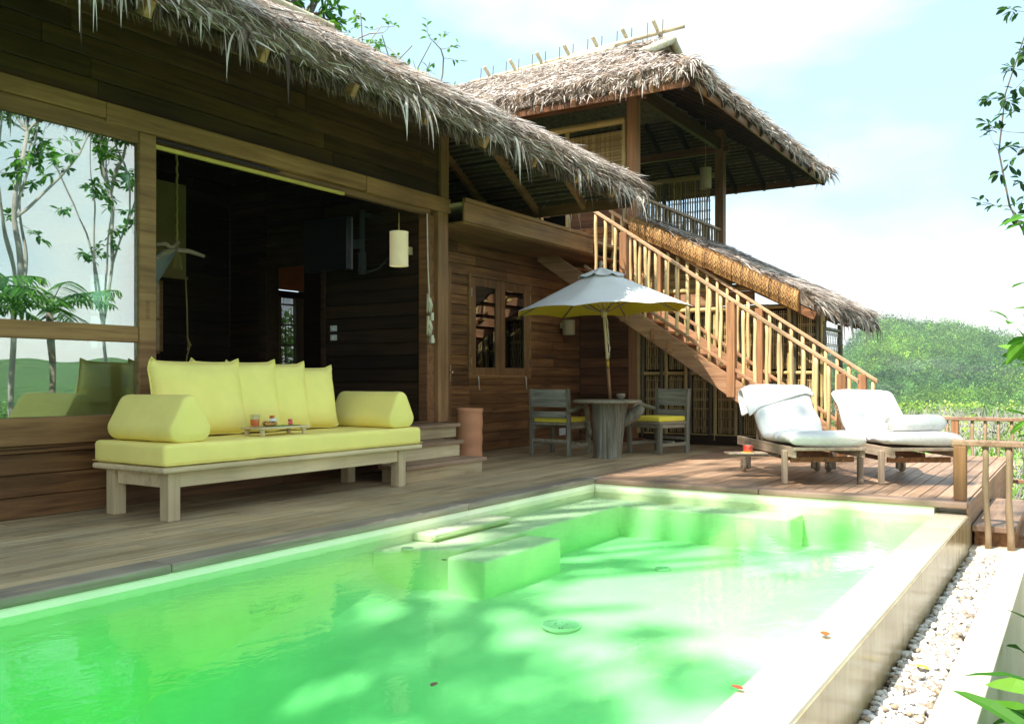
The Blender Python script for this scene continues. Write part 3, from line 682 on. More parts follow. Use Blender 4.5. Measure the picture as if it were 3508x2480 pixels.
# roof
ZE, YE, XE, PT = 3.45, 5.0, 10.97, .565
RY, RZ = 8.1, 3.45 + .565 * 3.1
front = Slope((-3, YE, ZE), (XE, YE, ZE), (XE - 3.1, RY, RZ), (-3, RY, RZ))
hip = Slope((XE, YE, ZE), (XE, 11.2, ZE), (XE - 3.1, RY + .02, RZ), (XE - 3.1, RY, RZ))
back = Slope((-3, 11.2, ZE), (XE, 11.2, ZE), (XE - 3.1, RY, RZ), (-3, RY, RZ))
mb = MB(); slab(mb, front)
aa = (2.2 + 3) / 14.12
mb.cur = 1; thatch(mb, front, 720, amin=aa, eave=330, hang=.36, wid=.022, ln=(.14, .36), lift=.09)
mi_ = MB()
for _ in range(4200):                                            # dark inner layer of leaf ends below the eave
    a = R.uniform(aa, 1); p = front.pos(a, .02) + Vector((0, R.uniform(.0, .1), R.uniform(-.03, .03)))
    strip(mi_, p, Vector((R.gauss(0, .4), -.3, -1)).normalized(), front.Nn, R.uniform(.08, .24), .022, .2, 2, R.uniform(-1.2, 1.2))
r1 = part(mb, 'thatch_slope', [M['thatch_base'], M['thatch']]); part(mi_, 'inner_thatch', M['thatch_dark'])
mb = MB(); slab(mb, hip); mb.cur = 1; thatch(mb, hip, 260, eave=130, hang=.34); part(mb, 'thatch_slope', [M['thatch_base'], M['thatch']])
mb = MB(); slab(mb, back); part(mb, 'thatch_slope', [M['thatch_base'], M['thatch']])
mb = MB()                                                        # hip ridge leaves
for _ in range(900):
    t = R.random(); p = Vector((XE, YE, ZE)).lerp(Vector((XE - 3.1, RY, RZ)), t) + Vector((0, 0, .18 + R.uniform(0, .05)))
    dd = Vector((R.uniform(.1, 1), -R.uniform(.1, 1), R.uniform(-.6, -.1))).normalized(); strip(mb, p, dd, Vector((0, 0, 1)), R.uniform(.15, .4), .026, .1, 2, R.uniform(-.6, .6))
for _ in range(26):
    p = Vector((XE, YE, ZE)) + Vector((R.uniform(-.1, .1), R.uniform(-.1, .15), R.uniform(0, .15))); strip(mb, p, Vector((R.uniform(.3, 1), -R.uniform(.2, 1), .1)).normalized(), Vector((0, 0, 1)), R.uniform(.2, .36), .02, .35, 5, R.uniform(-1, 1))
part(mb, 'hip_thatch', M['thatch'])
mb = MB(); battens(mb, hip); battens(mb, front, .12, u1=.6); part(mb, 'thatch_lining', M['thatch_under'])
def rafters(sl, spacing, root, mat, w=.06, h=.11, u1=.98, drop=.1, par=False):
    n = int(sl.W0 / spacing)
    for i in range(n + 1):
        s_ = min(sl.W0, i * spacing + .02); p = sl.P0 + sl.A * s_
        # run straight up the slope until it meets an edge
        u = u1
        l0 = (sl.T0 - sl.P0).dot(sl.A); l1 = sl.W0 - (sl.T1 - sl.P0).dot(sl.A)
        if l0 > 1e-3: u = min(u, s_ / l0)
        if l1 > 1e-3: u = min(u, (sl.W0 - s_) / l1)
        if u < .06: continue
        m_ = MB(); m_.bar(p + Vector((0, 0, -drop)) - sl.U * .02, p + sl.U * sl.H * u + Vector((0, 0, -drop)), w, h, sl.Nn); m_.build('rafter', mat, root, bevel=.004)
rafters(Slope((2.6, YE, ZE), (XE, YE, ZE), (XE - 3.1, RY, RZ), (2.6, RY, RZ)), .95, villa, M['beam_y'])
rafters(hip, .75, villa, M['beam_x'])
mb = MB(); mb.bar((2, YE + .12, ZE - .06), (XE - .02, YE + .12, ZE - .06), .035, .12); part(mb, 'eave_board', M['upper_x'], bevel=.003)
mb = MB(); mb.bar((XE - .05, YE + .05, ZE - .09), (XE - .05, 11.1, ZE - .09), .035, .15); part(mb, 'eave_board', M['wall_y'], bevel=.003)
for z in (1,):
    mb = MB(); node_tube(mb, (-3, RY + .02, RZ + .33), (XE - 2.5, RY + .02, RZ + .3), .055, .35); part(mb, 'ridge_pole', M['bamboo_pale'], smooth=True)
    mb = MB(); node_tube(mb, (-3, RY + .25, RZ + .34), (XE - 3.0, RY + .25, RZ + .3), .045, .3); part(mb, 'ridge_pole', M['bamboo_pale'], smooth=True)

# steps up to the villa
st = thing('entrance_steps', (7.4, 5.95, 0), 'three broad wooden steps leading up to the open villa door', 'steps')
for i, (yf, zt, x1) in enumerate(((5.5, .165, 8.1), (5.8, .34, 8.1), (6.11, .5, 8.46))):
    mb = MB(); mb.box(6.72, x1, yf - .03, (yf + .33) if i < 2 else 6.39, zt - .04, zt); mb.build('tread', M['deck_red'], st, bevel=.006, seg=2)
    z0 = (0, .168, .343)[i]
    mb = MB(); mb.box(6.75, x1 - .05, yf, yf + .3 - .003 * i, z0, zt - .041); mb.build('riser', M['pale' if i == 1 else 'deck'], st, bevel=.004)

R.seed(22)
# ================================================================== TOWER
tower = thing('bamboo_tower', (15.3, 6.5, 0), 'two storey thatched tower with open balcony, timber posts and bamboo walls', 'tower')
TP = lambda mb, name, mat, **k: mb.build(name, mat, tower, **k)
XT = 13.3
# ground floor walls on the stair side
mb = MB(); boards(mb, 6.2, 7.09, 0.002, 2.86, .15, by(mb, XT - .02, XT + .03)); mb.box(XT + .035, XT + .06, 5.9, 8.2, -.1, 3.3); TP(mb, 'boarded_wall', M['wall_y'], bevel=.003)
mb = MB(); boards(mb, 5.92, 8.3, 2.4, 3.5, .155, by(mb, XT - .0, XT + .03)); TP(mb, 'landing_wall', M['red_y'], bevel=.003)
mb = MB(); mb.box(XT - .05, XT + .1, 6.05, 6.2, 0, 3.4); TP(mb, 'wall_post', M['red_z'], bevel=.006)
mb = MB(); mb.box(XT - .1, XT + .05, 5.9, 6.25, 0, .07); TP(mb, 'plinth', M['wall_y'], bevel=.004)
mb = MB(); mb.box(XT - .06, XT + .04, 4.16, 6.04, 2.13, 2.33); bmn = TP(mb, 'tie_beam', M['red_y'], bevel=.006)
for y in (4.25, 4.33):
    for z in (2.18, 2.27):
        mb = MB(); mb.lathe([(0, 0), (.022, 0), (.022, -.012)], (XT - .061, y, z), 10, Matrix.Rotation(-PI / 2, 4, 'Y')); mb.build('bolt_head', M['bamboo_x'], bmn)
def weave(mb, o, a, b, w, h, step=.026, bands=7, thick=.006, sw=.016, skip=0, jitter=.003):
    """upright split strips with woven horizontal bands; o corner, a across (unit), b up (unit)"""
    o, a, b = Vector(o), Vector(a), Vector(b); nn = a.cross(b); n = int(w / step)
    for i in range(n):
        if R.random() < skip: continue
        x = (i + .5) * step + R.uniform(-jitter, jitter); ww = sw * R.uniform(.75, 1.1) / 2; z0 = R.uniform(0, .02)
        k = bands; pts = []
        for j in range(k + 1):
            t = j / k; off = thick * (1 if (i + j) % 2 else -1) * .8
            c = o + a * x + b * (h * t) + nn * off
            pts += [c - a * ww, c + a * ww]
        mb.add(pts, [(2*j, 2*j+1, 2*j+3, 2*j+2) for j in range(k)])
    for j in range(bands):
        z = h * (j + .5) / bands + R.uniform(-.01, .01)
        for q in (-.012, .012):
            c0 = o + b * (z + q) ; mb.bar(c0 + nn * R.uniform(-.002, .002), c0 + a * w + nn * R.uniform(-.002, .002), .005, .012, b)
def bamboo_wall(y0, y1, z0, z1, x=XT, dark=()):
    n = max(1, round((y1 - y0) / .42)); w = (y1 - y0) / n
    for i in range(n + 1):
        for dy in (-.035, .035):
            mb = MB(); node_tube(mb, (x - .01, y0 + i * w + dy, z0), (x - .01, y0 + i * w + dy, z1), .032, .32, wob=.004); TP(mb, 'bamboo_post', M['bamboo_dark' if (i * 2 + (dy > 0)) % 4 in dark else 'bamboo_z'], smooth=True)
    for i in range(n):
        for a, b in ((z0 + .1, z0 + (z1 - z0) * .48), (z0 + (z1 - z0) * .53, z1 - .1)):
            mb = MB(); weave(mb, (x + .03, y0 + (i + 1) * w - .07, a), (0, -1, 0), (0, 0, 1), w - .14, b - a, bands=6, step=.031, sw=.021)
            mb.cur = 1; mb.box(x + .05, x + .06, y0 + i * w, y0 + (i + 1) * w, a - .1, b + .1)
            TP(mb, 'woven_panel', [M['weave'], M['shaded_x']])
    for z in (z0 + .06, (z0 + z1) / 2, z1 - .04):
        mb = MB(); node_tube(mb, (x + .0, y0, z), (x + .0, y1, z), .03, .35); TP(mb, 'bamboo_rail', M['bamboo_y'], smooth=True)
bamboo_wall(3.2, 6.0, .08, 2.12, dark=(1, 2))
mb = MB(); mb.box(XT - .04, XT + .09, 3.1, 6.05, 0.001, .15); mb.box(XT - .02, 17.2, 3.1, 7.2, -.2, -.002); TP(mb, 'sill_beam', M['shaded_y'])
# slatted band under the lean-to verge
mb = MB(); z = 2.42
while z < 3.3:
    y_lo = 3.6 + (z - 2.1) / .504
    y_a = max(4.2, y_lo - .35)
    if y_a < 5.85: mb.box(XT - .012, XT - .002, y_a, 5.9, z, z + .022)
    z += .034
mb.box(XT + .0, XT + .012, 4.5, 5.9, 2.4, 2.85); mb.box(XT + .0, XT + .012, 5.1, 5.9, 2.85, 3.15)
TP(mb, 'split_bamboo_blind', M['weave'])
for z in (2.375, 2.07):
    mb = MB(); node_tube(mb, (XT - .04, 4.1, z), (XT - .04, 6.0, z), .042, .4); TP(mb, 'bamboo_rail', M['bamboo_y'], smooth=True)
mb = MB(); node_tube(mb, (XT - .1, 4.2, 2.42), (XT - .1, 5.85, 3.22), .045, .4); TP(mb, 'verge_pole', M['bamboo_y'], smooth=True)
# return screen at the end of the wall
mb = MB(); weave(mb, (XT + .02, 3.15, .1), (1, 0, 0), (0, 0, 1), 1.0, 1.65, step=.055, sw=.03, bands=10); TP(mb, 'return_screen', M['bamboo_dark'])
for x in (XT, XT + 1.03):
    mb = MB(); node_tube(mb, (x, 3.15, 0), (x, 3.15, 1.84), .04, .3); TP(mb, 'screen_post', M['bamboo_dark'], smooth=True)
mb = MB(); node_tube(mb, (XT, 3.15, 1.74), (XT + 1.0, 3.15, 1.74), .028, .3); TP(mb, 'bamboo_rail', M['bamboo_dark'], smooth=True)
# body behind
mb = MB(); boards(mb, XT + .1, 17.3, 0, 3.4, .2, bx(mb, 6.1, 6.13)); mb.box(XT + .1, 17.3, 6.14, 6.2, 0, 3.4); mb.box(17.2, 17.3, 6.1, 12, 0, 3.4); mb.box(XT + .1, XT + .15, 7.2, 12, 0, 3.3); TP(mb, 'ground_floor_walls', M['wall_x'])
mb = MB(); mb.box(13.2, 17.5, 5.9, 12, 3.4, 3.5); TP(mb, 'upper_floor', M['wall_x'])
# posts
for x, y in ((13.2, 6.04), (17.2, 6.0), (13.2, 9.2), (17.2, 9.2), (13.2, 11.8), (17.2, 11.8)):
    mb = MB(); mb.box(x, x + .17, y, y + .17, 3.3 if y < 6.1 else 3.5, 5.95); TP(mb, 'post', M['red_z' if x < 14 else 'beam_z'], bevel=.006)
mb = MB(); mb.box(13.0, 17.6, 6.05, 6.15, 5.55, 5.78); TP(mb, 'front_beam', M['upper_x'], bevel=.006)
for x in (13.22, 17.22):
    mb = MB(); mb.box(x, x + .1, 5.9, 12, 5.5, 5.64); TP(mb, 'side_beam', M['wall_y'], bevel=.006)
mb = MB(); node_tube(mb, (13.25, 6.25, 5.2), (13.25, 11.6, 5.2), .06, .45); TP(mb, 'bamboo_beam', M['bamboo_y'], smooth=True)
mb = MB(); weave(mb, (13.28, 7.3, 4.05), (0, -1, 0), (0, 0, 1), 1.02, 1.0, step=.03, sw=.02, bands=11); mb.box(13.31, 13.32, 6.26, 7.3, 4.05, 5.06); tp = TP(mb, 'woven_panel', M['weave'])
for y in (6.28, 7.33):
    mb = MB(); node_tube(mb, (13.27, y, 3.5), (13.27, y, 5.14), .035, .35); TP(mb, 'bamboo_post', M['bamboo_z'], smooth=True)
mb = MB(); mb.box(13.3, 13.34, 6.2, 7.35, 3.5, 4.04); mb.box(13.3, 13.34, 8.5, 11.8, 3.5, 5.1); TP(mb, 'side_wall', M['wall_y'])
# far side see-through woven wall
for i in range(3):
    mb = MB(); weave(mb, (17.32, 6.3 + i * 1.0, 3.55), (0, 1, 0), (0, 0, 1), .94, 1.5, step=.05, sw=.036, bands=8, jitter=.006); TP(mb, 'woven_panel', M['weave'])
    mb = MB(); node_tube(mb, (17.3, 7.28 + i, 3.5), (17.3, 7.28 + i, 5.1), .045, .35); TP(mb, 'bamboo_post', M['bamboo_dark'], smooth=True)
mb = MB(); node_tube(mb, (17.28, 6.2, 5.07), (17.28, 11.5, 5.07), .05, .45); TP(mb, 'bamboo_beam', M['bamboo_y'], smooth=True)
mb = MB(); mb.box(13.4, 17.2, 11.7, 11.75, 3.5, 5.6); mb.box(17.3, 17.35, 9.3, 11.7, 3.5, 5.0); TP(mb, 'back_wall', M['shaded_x'])
# balcony railing
mb = MB(); mb.bar((13.38, 6.08, 3.965), (17.2, 6.08, 3.965), .07, .05); br = TP(mb, 'balcony_rail', M['deck_red'], bevel=.006)
mb = MB(); mb.bar((13.38, 6.08, 3.52), (17.2, 6.08, 3.52), .05, .05); TP(mb, 'balcony_lower_rail', M['beam_x'])
for k in range(24):
    x = 13.47 + k * .158
    mb = MB(); stick(mb, (x, 6.08, 3.5), (x, 6.08, 3.945), .021, .008, 5); TP(mb, 'baluster', M['stick_grey'], smooth=True)
# roof
TX0, TX1, TY0, TY1, TZ, TPt = 11.75, 19.2, 4.52, 12.6, 5.2, .573
gz = TZ + TPt * 2.05; rz_ = 7.08
sW = Slope((TX0, TY1, TZ), (TX0, TY0, TZ), (TX0 + 2.05, TY0 + 2.05, gz), (TX0 + 2.05, TY1, gz))
sW2 = Slope((TX0 + 2.05, TY1, gz - .12), (TX0 + 2.05, TY0 + 1.9, gz), (15.475, TY0 + 1.9, rz_), (15.475, TY1, rz_ - .2))
sS = Slope((TX0, TY0, TZ), (TX1, TY0, TZ), (TX1 - 2.05, TY0 + 2.05, gz), (TX0 + 2.05, TY0 + 2.05, gz))
sE = Slope((TX1, TY0, TZ), (TX1, TY1, TZ), (TX1 - 2.05, TY1, gz), (TX1 - 2.05, TY0 + 2.05, gz))
sE2 = Slope((TX1 - 2.05, TY0 + 1.9, gz), (TX1 - 2.05, TY1, gz - .12), (15.475, TY1, rz_ - .28), (15.475, TY0 + 1.9, rz_))
for sl, dn, ev in ((sW, 420, 170), (sW2, 420, 0), (sS, 260, 190), (sE, 40, 110), (sE2, 10, 0)):
    mb = MB(); slab(mb, sl, .18); mb.cur = 1; thatch(mb, sl, dn, th=.18, eave=ev, hang=.2, wid=.024, ln=(.14, .34)); TP(mb, 'thatch_slope', [M['thatch_base'], M['thatch']])
mb = MB()
for P, Q in (((TX0, TY0, TZ), (TX0 + 2.05, TY0 + 2.05, gz)), ((TX1, TY0, TZ), (TX1 - 2.05, TY0 + 2.05, gz))):
    for _ in range(700):
        p = Vector(P).lerp(Vector(Q), R.random()) + Vector((0, 0, .2)); dd = Vector((R.uniform(-1, 1), -R.uniform(.0, 1), R.uniform(-.6, 0))).normalized()
        strip(mb, p, dd, Vector((0, 0, 1)), R.uniform(.15, .4), .03, .12, 2, R.uniform(-.6, .6))
    for _ in range(110):
        p = Vector(P) + Vector((R.uniform(-.15, .15), R.uniform(-.1, .2), R.uniform(.02, .2))); strip(mb, p, Vector((R.uniform(-1, 1), -R.uniform(-.3, 1), R.uniform(-.2, .3))).normalized(), Vector((0, 0, 1)), R.uniform(.25, .5), .03, .3, 4, R.uniform(-1, 1))
TP(mb, 'hip_thatch', M['thatch'])
mb = MB(); battens(mb, sW, .1); battens(mb, sS, .1); battens(mb, sE, .1); TP(mb, 'thatch_lining', M['thatch_under'])
rafters(sS, .62, tower, M['shaded_y']); rafters(Slope((TX0, TY1, TZ), (TX0, TY0, TZ), (TX0 + 2.05, TY0 + 2.05, gz), (TX0 + 2.05, TY1, gz)), .62, tower, M['red_y'])
rafters(sE, .62, tower, M['shaded_x'])
for P, Q in (((TX0, TY0 + .05, TZ - .08), (TX1, TY0 + .05, TZ - .08)), ((TX0 + .05, TY0, TZ - .08), (TX0 + .05, TY1, TZ - .08)), ((TX1 - .05, TY0, TZ - .08), (TX1 - .05, TY1, TZ - .08))):
    mb = MB(); mb.bar(P, Q, .035, .13); TP(mb, 'eave_board', M['wall_y' if P[0] == Q[0] else 'wall_x'], bevel=.003)
for P, Q in (((TX0, TY0, TZ - .12), (13.3, 6.07, 5.95)), ((TX1, TY0, TZ - .12), (17.3, 6.5, 6.2))):
    mb = MB(); mb.bar(P, Q, .07, .13); TP(mb, 'hip_rafter', M['shaded_y'], bevel=.004)
# gablet
mb = MB(); y = TY0 + 2.1
mb.add([(13.95, y, gz + .05), (17.0, y, gz + .05), (15.475, y, rz_ - .02), (13.95, y + .05, gz + .05), (17.0, y + .05, gz + .05), (15.475, y + .05, rz_ - .02)], [(0,1,2), (5,4,3), (0,3,4,1), (1,4,5,2), (2,5,3,0)])
gb = TP(mb, 'gablet', plain('pale gable panel', (.5, .48, .5), .7))
mb = MB(); mb.box(15.2, 15.75, y - .02, y - .002, gz + .15, gz + .5); mb.build('vent', M['wall_x'], gb)
for sx in (-1, 1):
    mb = MB(); node_tube(mb, (15.475 + sx * 1.6, TY0 + 1.84, gz + .08), (15.475 + sx * .02, TY0 + 1.84, rz_ + .13), .075, .4, 10); TP(mb, 'verge_pole', M['bamboo_pale'], smooth=True)
# ridge bamboo
for P, Q, r_ in (((15.4, 10.8, 7.2), (15.4, 6.1, 7.4), .045), ((15.2, 11.5, 7.02), (15.2, 7.4, 7.2), .05), ((15.05, 12.1, 6.88), (15.05, 10.6, 6.95), .045), ((15.05, 9.5, 6.96), (15.05, 8.4, 7.02), .045), ((15.3, 8.5, 7.22), (15.25, 7.0, 7.3), .045), ((15.7, 11.4, 7.02), (15.7, 7.2, 7.2), .045)):
    mb = MB(); node_tube(mb, P, Q, r_, .4); TP(mb, 'ridge_pole', M['bamboo_pale'], smooth=True)
for k in range(7):
    y = 10.3 - k * .62; z = 7.2 + k * .026
    mb = MB(); node_tube(mb, (15.6, y, z - .12), (15.22, y + .05, z + .2), .035, .2); TP(mb, 'ridge_peg', M['bamboo_pale'], smooth=True)
    for dy in (-.1, .2):
        mb = MB(); mb.tube([(15.3, y + dy, z - .15), (15.33, y + dy, z + .22)], .009, 5); TP(mb, 'ridge_pin', M['bamboo_dark'])
# lean-to roof
LX0, LX1, LY0, LZ0, LY1, LZ1 = 12.95, 17.35, 3.2, 2.0, 5.95, 3.4
lean = Slope((LX0, LY0, LZ0), (LX1, LY0, LZ0), (LX1, LY1, LZ1), (LX0, LY1, LZ1))
mb = MB(); slab(mb, lean, .16); mb.cur = 1; thatch(mb, lean, 420, th=.16, eave=230, hang=.4, wid=.026, ln=(.15, .4), lift=.08); TP(mb, 'thatch_slope', [M['thatch_base'], M['thatch']])
mb = MB(); battens(mb, lean, .1); TP(mb, 'thatch_lining', M['thatch_under'])
rafters(lean, .7, tower, M['wall_y'])
# folded leaf verge with netting
n = 19; dv = Vector((0, LY1 - LY0 - .15, LZ1 - LZ0 - .075)) / n; mb = MB(); net = MB()
for i in range(n):
    p = Vector((LX0, LY0 + .2, LZ0 + .1)) + dv * i; g_ = .012
    a, b = p + dv * g_, p + dv * (1 - g_)
    o1, o2 = R.uniform(-.015, .015), R.uniform(-.01, .01)
    for j in range(4):
        q0, q1 = a.lerp(b, j / 4 + .01), a.lerp(b, (j + 1) / 4 - .01); e = R.uniform(-.008, .008)
        prof = [(-.08 + o1 + e, -.13 + o2), (-.11 + o1 + e, -.04), (-.1 + o1 + e, .06), (-.05 + o1, .13), (.03, .17), (.14, .17 + e), (.14, -.1)]
        vs = [q + Vector((x_, 0, z_)) for q in (q0, q1) for x_, z_ in prof]; m_ = len(prof)
        mb.add(vs, [tuple(range(m_)), tuple(range(2 * m_ - 1, m_ - 1, -1))] + [(k, k + m_, (k + 1) % m_ + m_, (k + 1) % m_) for k in range(m_)])
    for k in range(3):
        for s_ in (-1, 1):
            c0 = a.lerp(b, (k + .5) / 3); w_ = dv * (.5 * s_)
            net.tube([c0 - w_ + Vector((-.118, 0, -.1)), c0 + Vector((-.126, 0, .0)), c0 + w_ * .9 + Vector((-.1, 0, .085)), c0 + w_ * .4 + Vector((-.02, 0, .165))], .0028, 3, False)
vg = TP(mb, 'folded_verge', M['thatch_brown']); net.build('verge_netting', M['net'], vg)
mb = MB()
for _ in range(500):
    t = R.random(); p = Vector((LX0 + R.uniform(.02, .3), LY0 + .05, LZ0 + .2)) + (dv * n + Vector((0, .12, .06))) * t
    strip(mb, p, Vector((-R.uniform(-.2, .6), -R.uniform(.2, 1), R.uniform(-.4, .1))).normalized(), lean.Nn, R.uniform(.12, .3), .02, .1, 2, R.uniform(-.6, .6))
for _ in range(60):
    p = Vector((LX0 + R.uniform(0, .4), LY0 + .05, LZ0 + R.uniform(.02, .2))); strip(mb, p, Vector((R.gauss(0, .5), -1, R.uniform(-.2, .5))).normalized(), lean.Nn, R.uniform(.25, .5), .028, .3, 5, R.uniform(-1, 1))
TP(mb, 'loose_thatch', M['thatch'])

# landing railing between villa and tower
t = thing('landing_railing', (12.4, 7.7, 3.1), 'pale timber railing on the upper landing below the thatch eave', 'railing')
mb = MB(); mb.bar((10.9, 7.7, 3.78), (13.25, 7.7, 3.78), .09, .045); mb.build('handrail', M['rail_y'], t, bevel=.005)
mb = MB(); mb.bar((10.9, 7.7, 3.25), (13.25, 7.7, 3.25), .05, .05); mb.build('lower_rail', M['rail_y'], t, bevel=.005)
for x in (11.0, 12.7): mb = MB(); mb.box(x, x + .1, 7.65, 7.75, 3.1, 3.757); mb.build('newel_post', M['red_z'], t, bevel=.005)
for k in range(13):
    mb = MB(); stick(mb, (11.2 + k * .155, 7.7, 3.2), (11.2 + k * .155, 7.7, 3.76), .022, .008, 5); mb.build('baluster', M['stick'], t, smooth=True)

R.seed(23)
# ================================================================== STAIRCASE
SX0, SX1, TAN, YB = 11.75, 12.98, .677, 2.36       # rail-end Y at the bottom
stair = thing('staircase', (12.4, 4, 0), 'reddish timber outdoor stair with peeled branch balusters climbing to the landing', 'staircase')
zr = lambda y: 1.0 + TAN * (y - YB)                # top of handrail
for sx in (SX0, SX1):
    x = sx
    mb = MB(); yb, yt = 2.55, 7.0
    zs = lambda y: 1.04 + TAN * (y - 3.98) - .14
    mb.vbar((x, 2.62, zs(2.62) + .0), (x, yt, zs(yt)), .055, .29)
    mb.build('stringer', M['red_y'], stair, bevel=.004)
    ytop = 6.2 if sx == SX0 else 6.4
    mb = MB(); mb.vbar((x, YB, zr(YB) - .025), (x, ytop, zr(ytop) - .025), .085, .055); mb.build('handrail', M['rail_y'], stair, bevel=.01, seg=2)
    mb = MB(); mb.vbar((x, YB + .1, zr(YB + .1) - .93), (x, ytop, zr(ytop) - .93), .07, .05); mb.build('lower_rail', M['red_y'], stair, bevel=.006)
    for y in (YB + .2, 3.98, 5.56):
        mb = MB(); zt = zr(y) - .06; zb = 0 if y < 3 else zt - 1.27
        mb.box(x - .055, x + .055, y - .055, y + .055, zb, zt); mb.build('newel_post', M['red_z'], stair, bevel=.005)
    y = YB + .06 if sx == SX1 else YB + .36
    while y < ytop - .05:
        if min(abs(y - q) for q in (YB + .2, 3.98, 5.56)) > .08:
            mb = MB(); ext = R.uniform(.0, .14) if sx == SX0 else R.uniform(0, .06)
            stick(mb, (x - .005, y, zr(y) - .97 - ext), (x, y, zr(y) - .045), .0255, .010); mb.build('baluster', M['stick'], stair, smooth=True)
        y += .157
nst = 18
for k in range(1, nst):
    z = k * .1722; y = 2.66 + k * .1722 / TAN
    mb = MB(); mb.box(SX0 + .03, SX1 - .03, y - .05, y + .2, z - .035, z); mb.build('tread', M['red_x'], stair, bevel=.005)
for y in (5.1, 4.85):
    mb = MB(); zz = 1.04 + TAN * (y - 3.98) - .16; mb.box(SX0 - .06, SX0 - .029, y - .03, y + .03, zz - .08, zz + .08); mb.build('cleat', M['red_z'], stair, bevel=.004)

# ================================================================== RAILINGS ON THE DECKS
t = thing('viewpoint_railing', (13.5, .6, -.43), 'long low timber railing overlooking the valley behind the loungers', 'railing')
mb = MB(); mb.bar((13.5, -2.2, .478), (13.5, 3.05, .478), .1, .05); mb.build('handrail', M['deck_red'], t, bevel=.008, seg=2)
mb = MB(); mb.bar((13.5, -2.2, -.33), (13.5, 3.05, -.33), .06, .05); mb.build('lower_rail', M['red_y'], t, bevel=.006)
for y in (2.95, 1.47, 0, -1.5): mb = MB(); mb.box(13.46, 13.54, y - .045, y + .045, -.43, .452); mb.build('newel_post', M['red_z'], t, bevel=.005)
y = 2.8
while y > -2.1:
    if min(abs(y - q) for q in (2.95, 1.47, 0, -1.5)) > .07:
        mb = MB(); stick(mb, (13.5, y, -.34), (13.5, y, .455), .022, .012); mb.build('baluster', M['stick_grey'], t, smooth=True)
    y -= .154
t = thing('pool_corner_railing', (8.24, .4, -.37), 'short timber railing with a square post at the far pool corner', 'railing')
mb = MB(); mb.bar((8.25, -1.3, .482), (8.25, .92, .482), .09, .05); mb.build('handrail', M['teak_x'] if 0 else M['deck_red'], t, bevel=.01, seg=2)
mb = MB(); mb.box(8.2, 8.29, .81, .905, .007, .456); mb.build('newel_post', M['beam_z'], t, bevel=.006)
for k, y in enumerate((.675, .51, .345, .18, .015, -.15, -.315)):
    mb = MB(); stick(mb, (8.25, y - .02, -.372), (8.25, y, .456), .026, .016, 8, 9); mb.build('baluster', M['stick_grey'], t, smooth=True)

R.seed(31)
# ================================================================== DAYBED
DRZ = math.radians(-.7)
def TR(loc, rz): return Matrix.Translation(Vector(loc)) @ Matrix.Rotation(rz, 4, 'Z')
db = thing('daybed', (3.97, 5.36, 0), 'long pale wooden daybed with a thick yellow mattress in front of the open doors', 'daybed', rz=DRZ)
DM = db.matrix_basis.copy(); LB = 2.82; WB = .86
def dpart(mb, name, mat, parent=db, **k):
    mb.xf(DM); return mb.build(name, mat, parent, **k)
mb = MB(); mb.box(-.02, LB, -.0, WB, .345, .388); dpart(mb, 'bed_rim', M['pale'], bevel=.018, seg=4)
mb = MB()
mb.box(.16, LB - .28, .075, .1, .235, .343); mb.box(.16, LB - .28, WB - .1, WB - .075, .235, .343); mb.box(.075, .1, .18, WB - .18, .235, .343); mb.box(LB - .2, LB - .175, .18, WB - .18, .235, .343)
dpart(mb, 'apron', M['pale'], bevel=.004)
for x in (.06, LB - .28):
    for y in (.06, WB - .16):
        mb = MB(); mb.box(x, x + .1, y, y + .1, 0, .343); dpart(mb, 'leg', M['pale_z'], bevel=.006, seg=2)
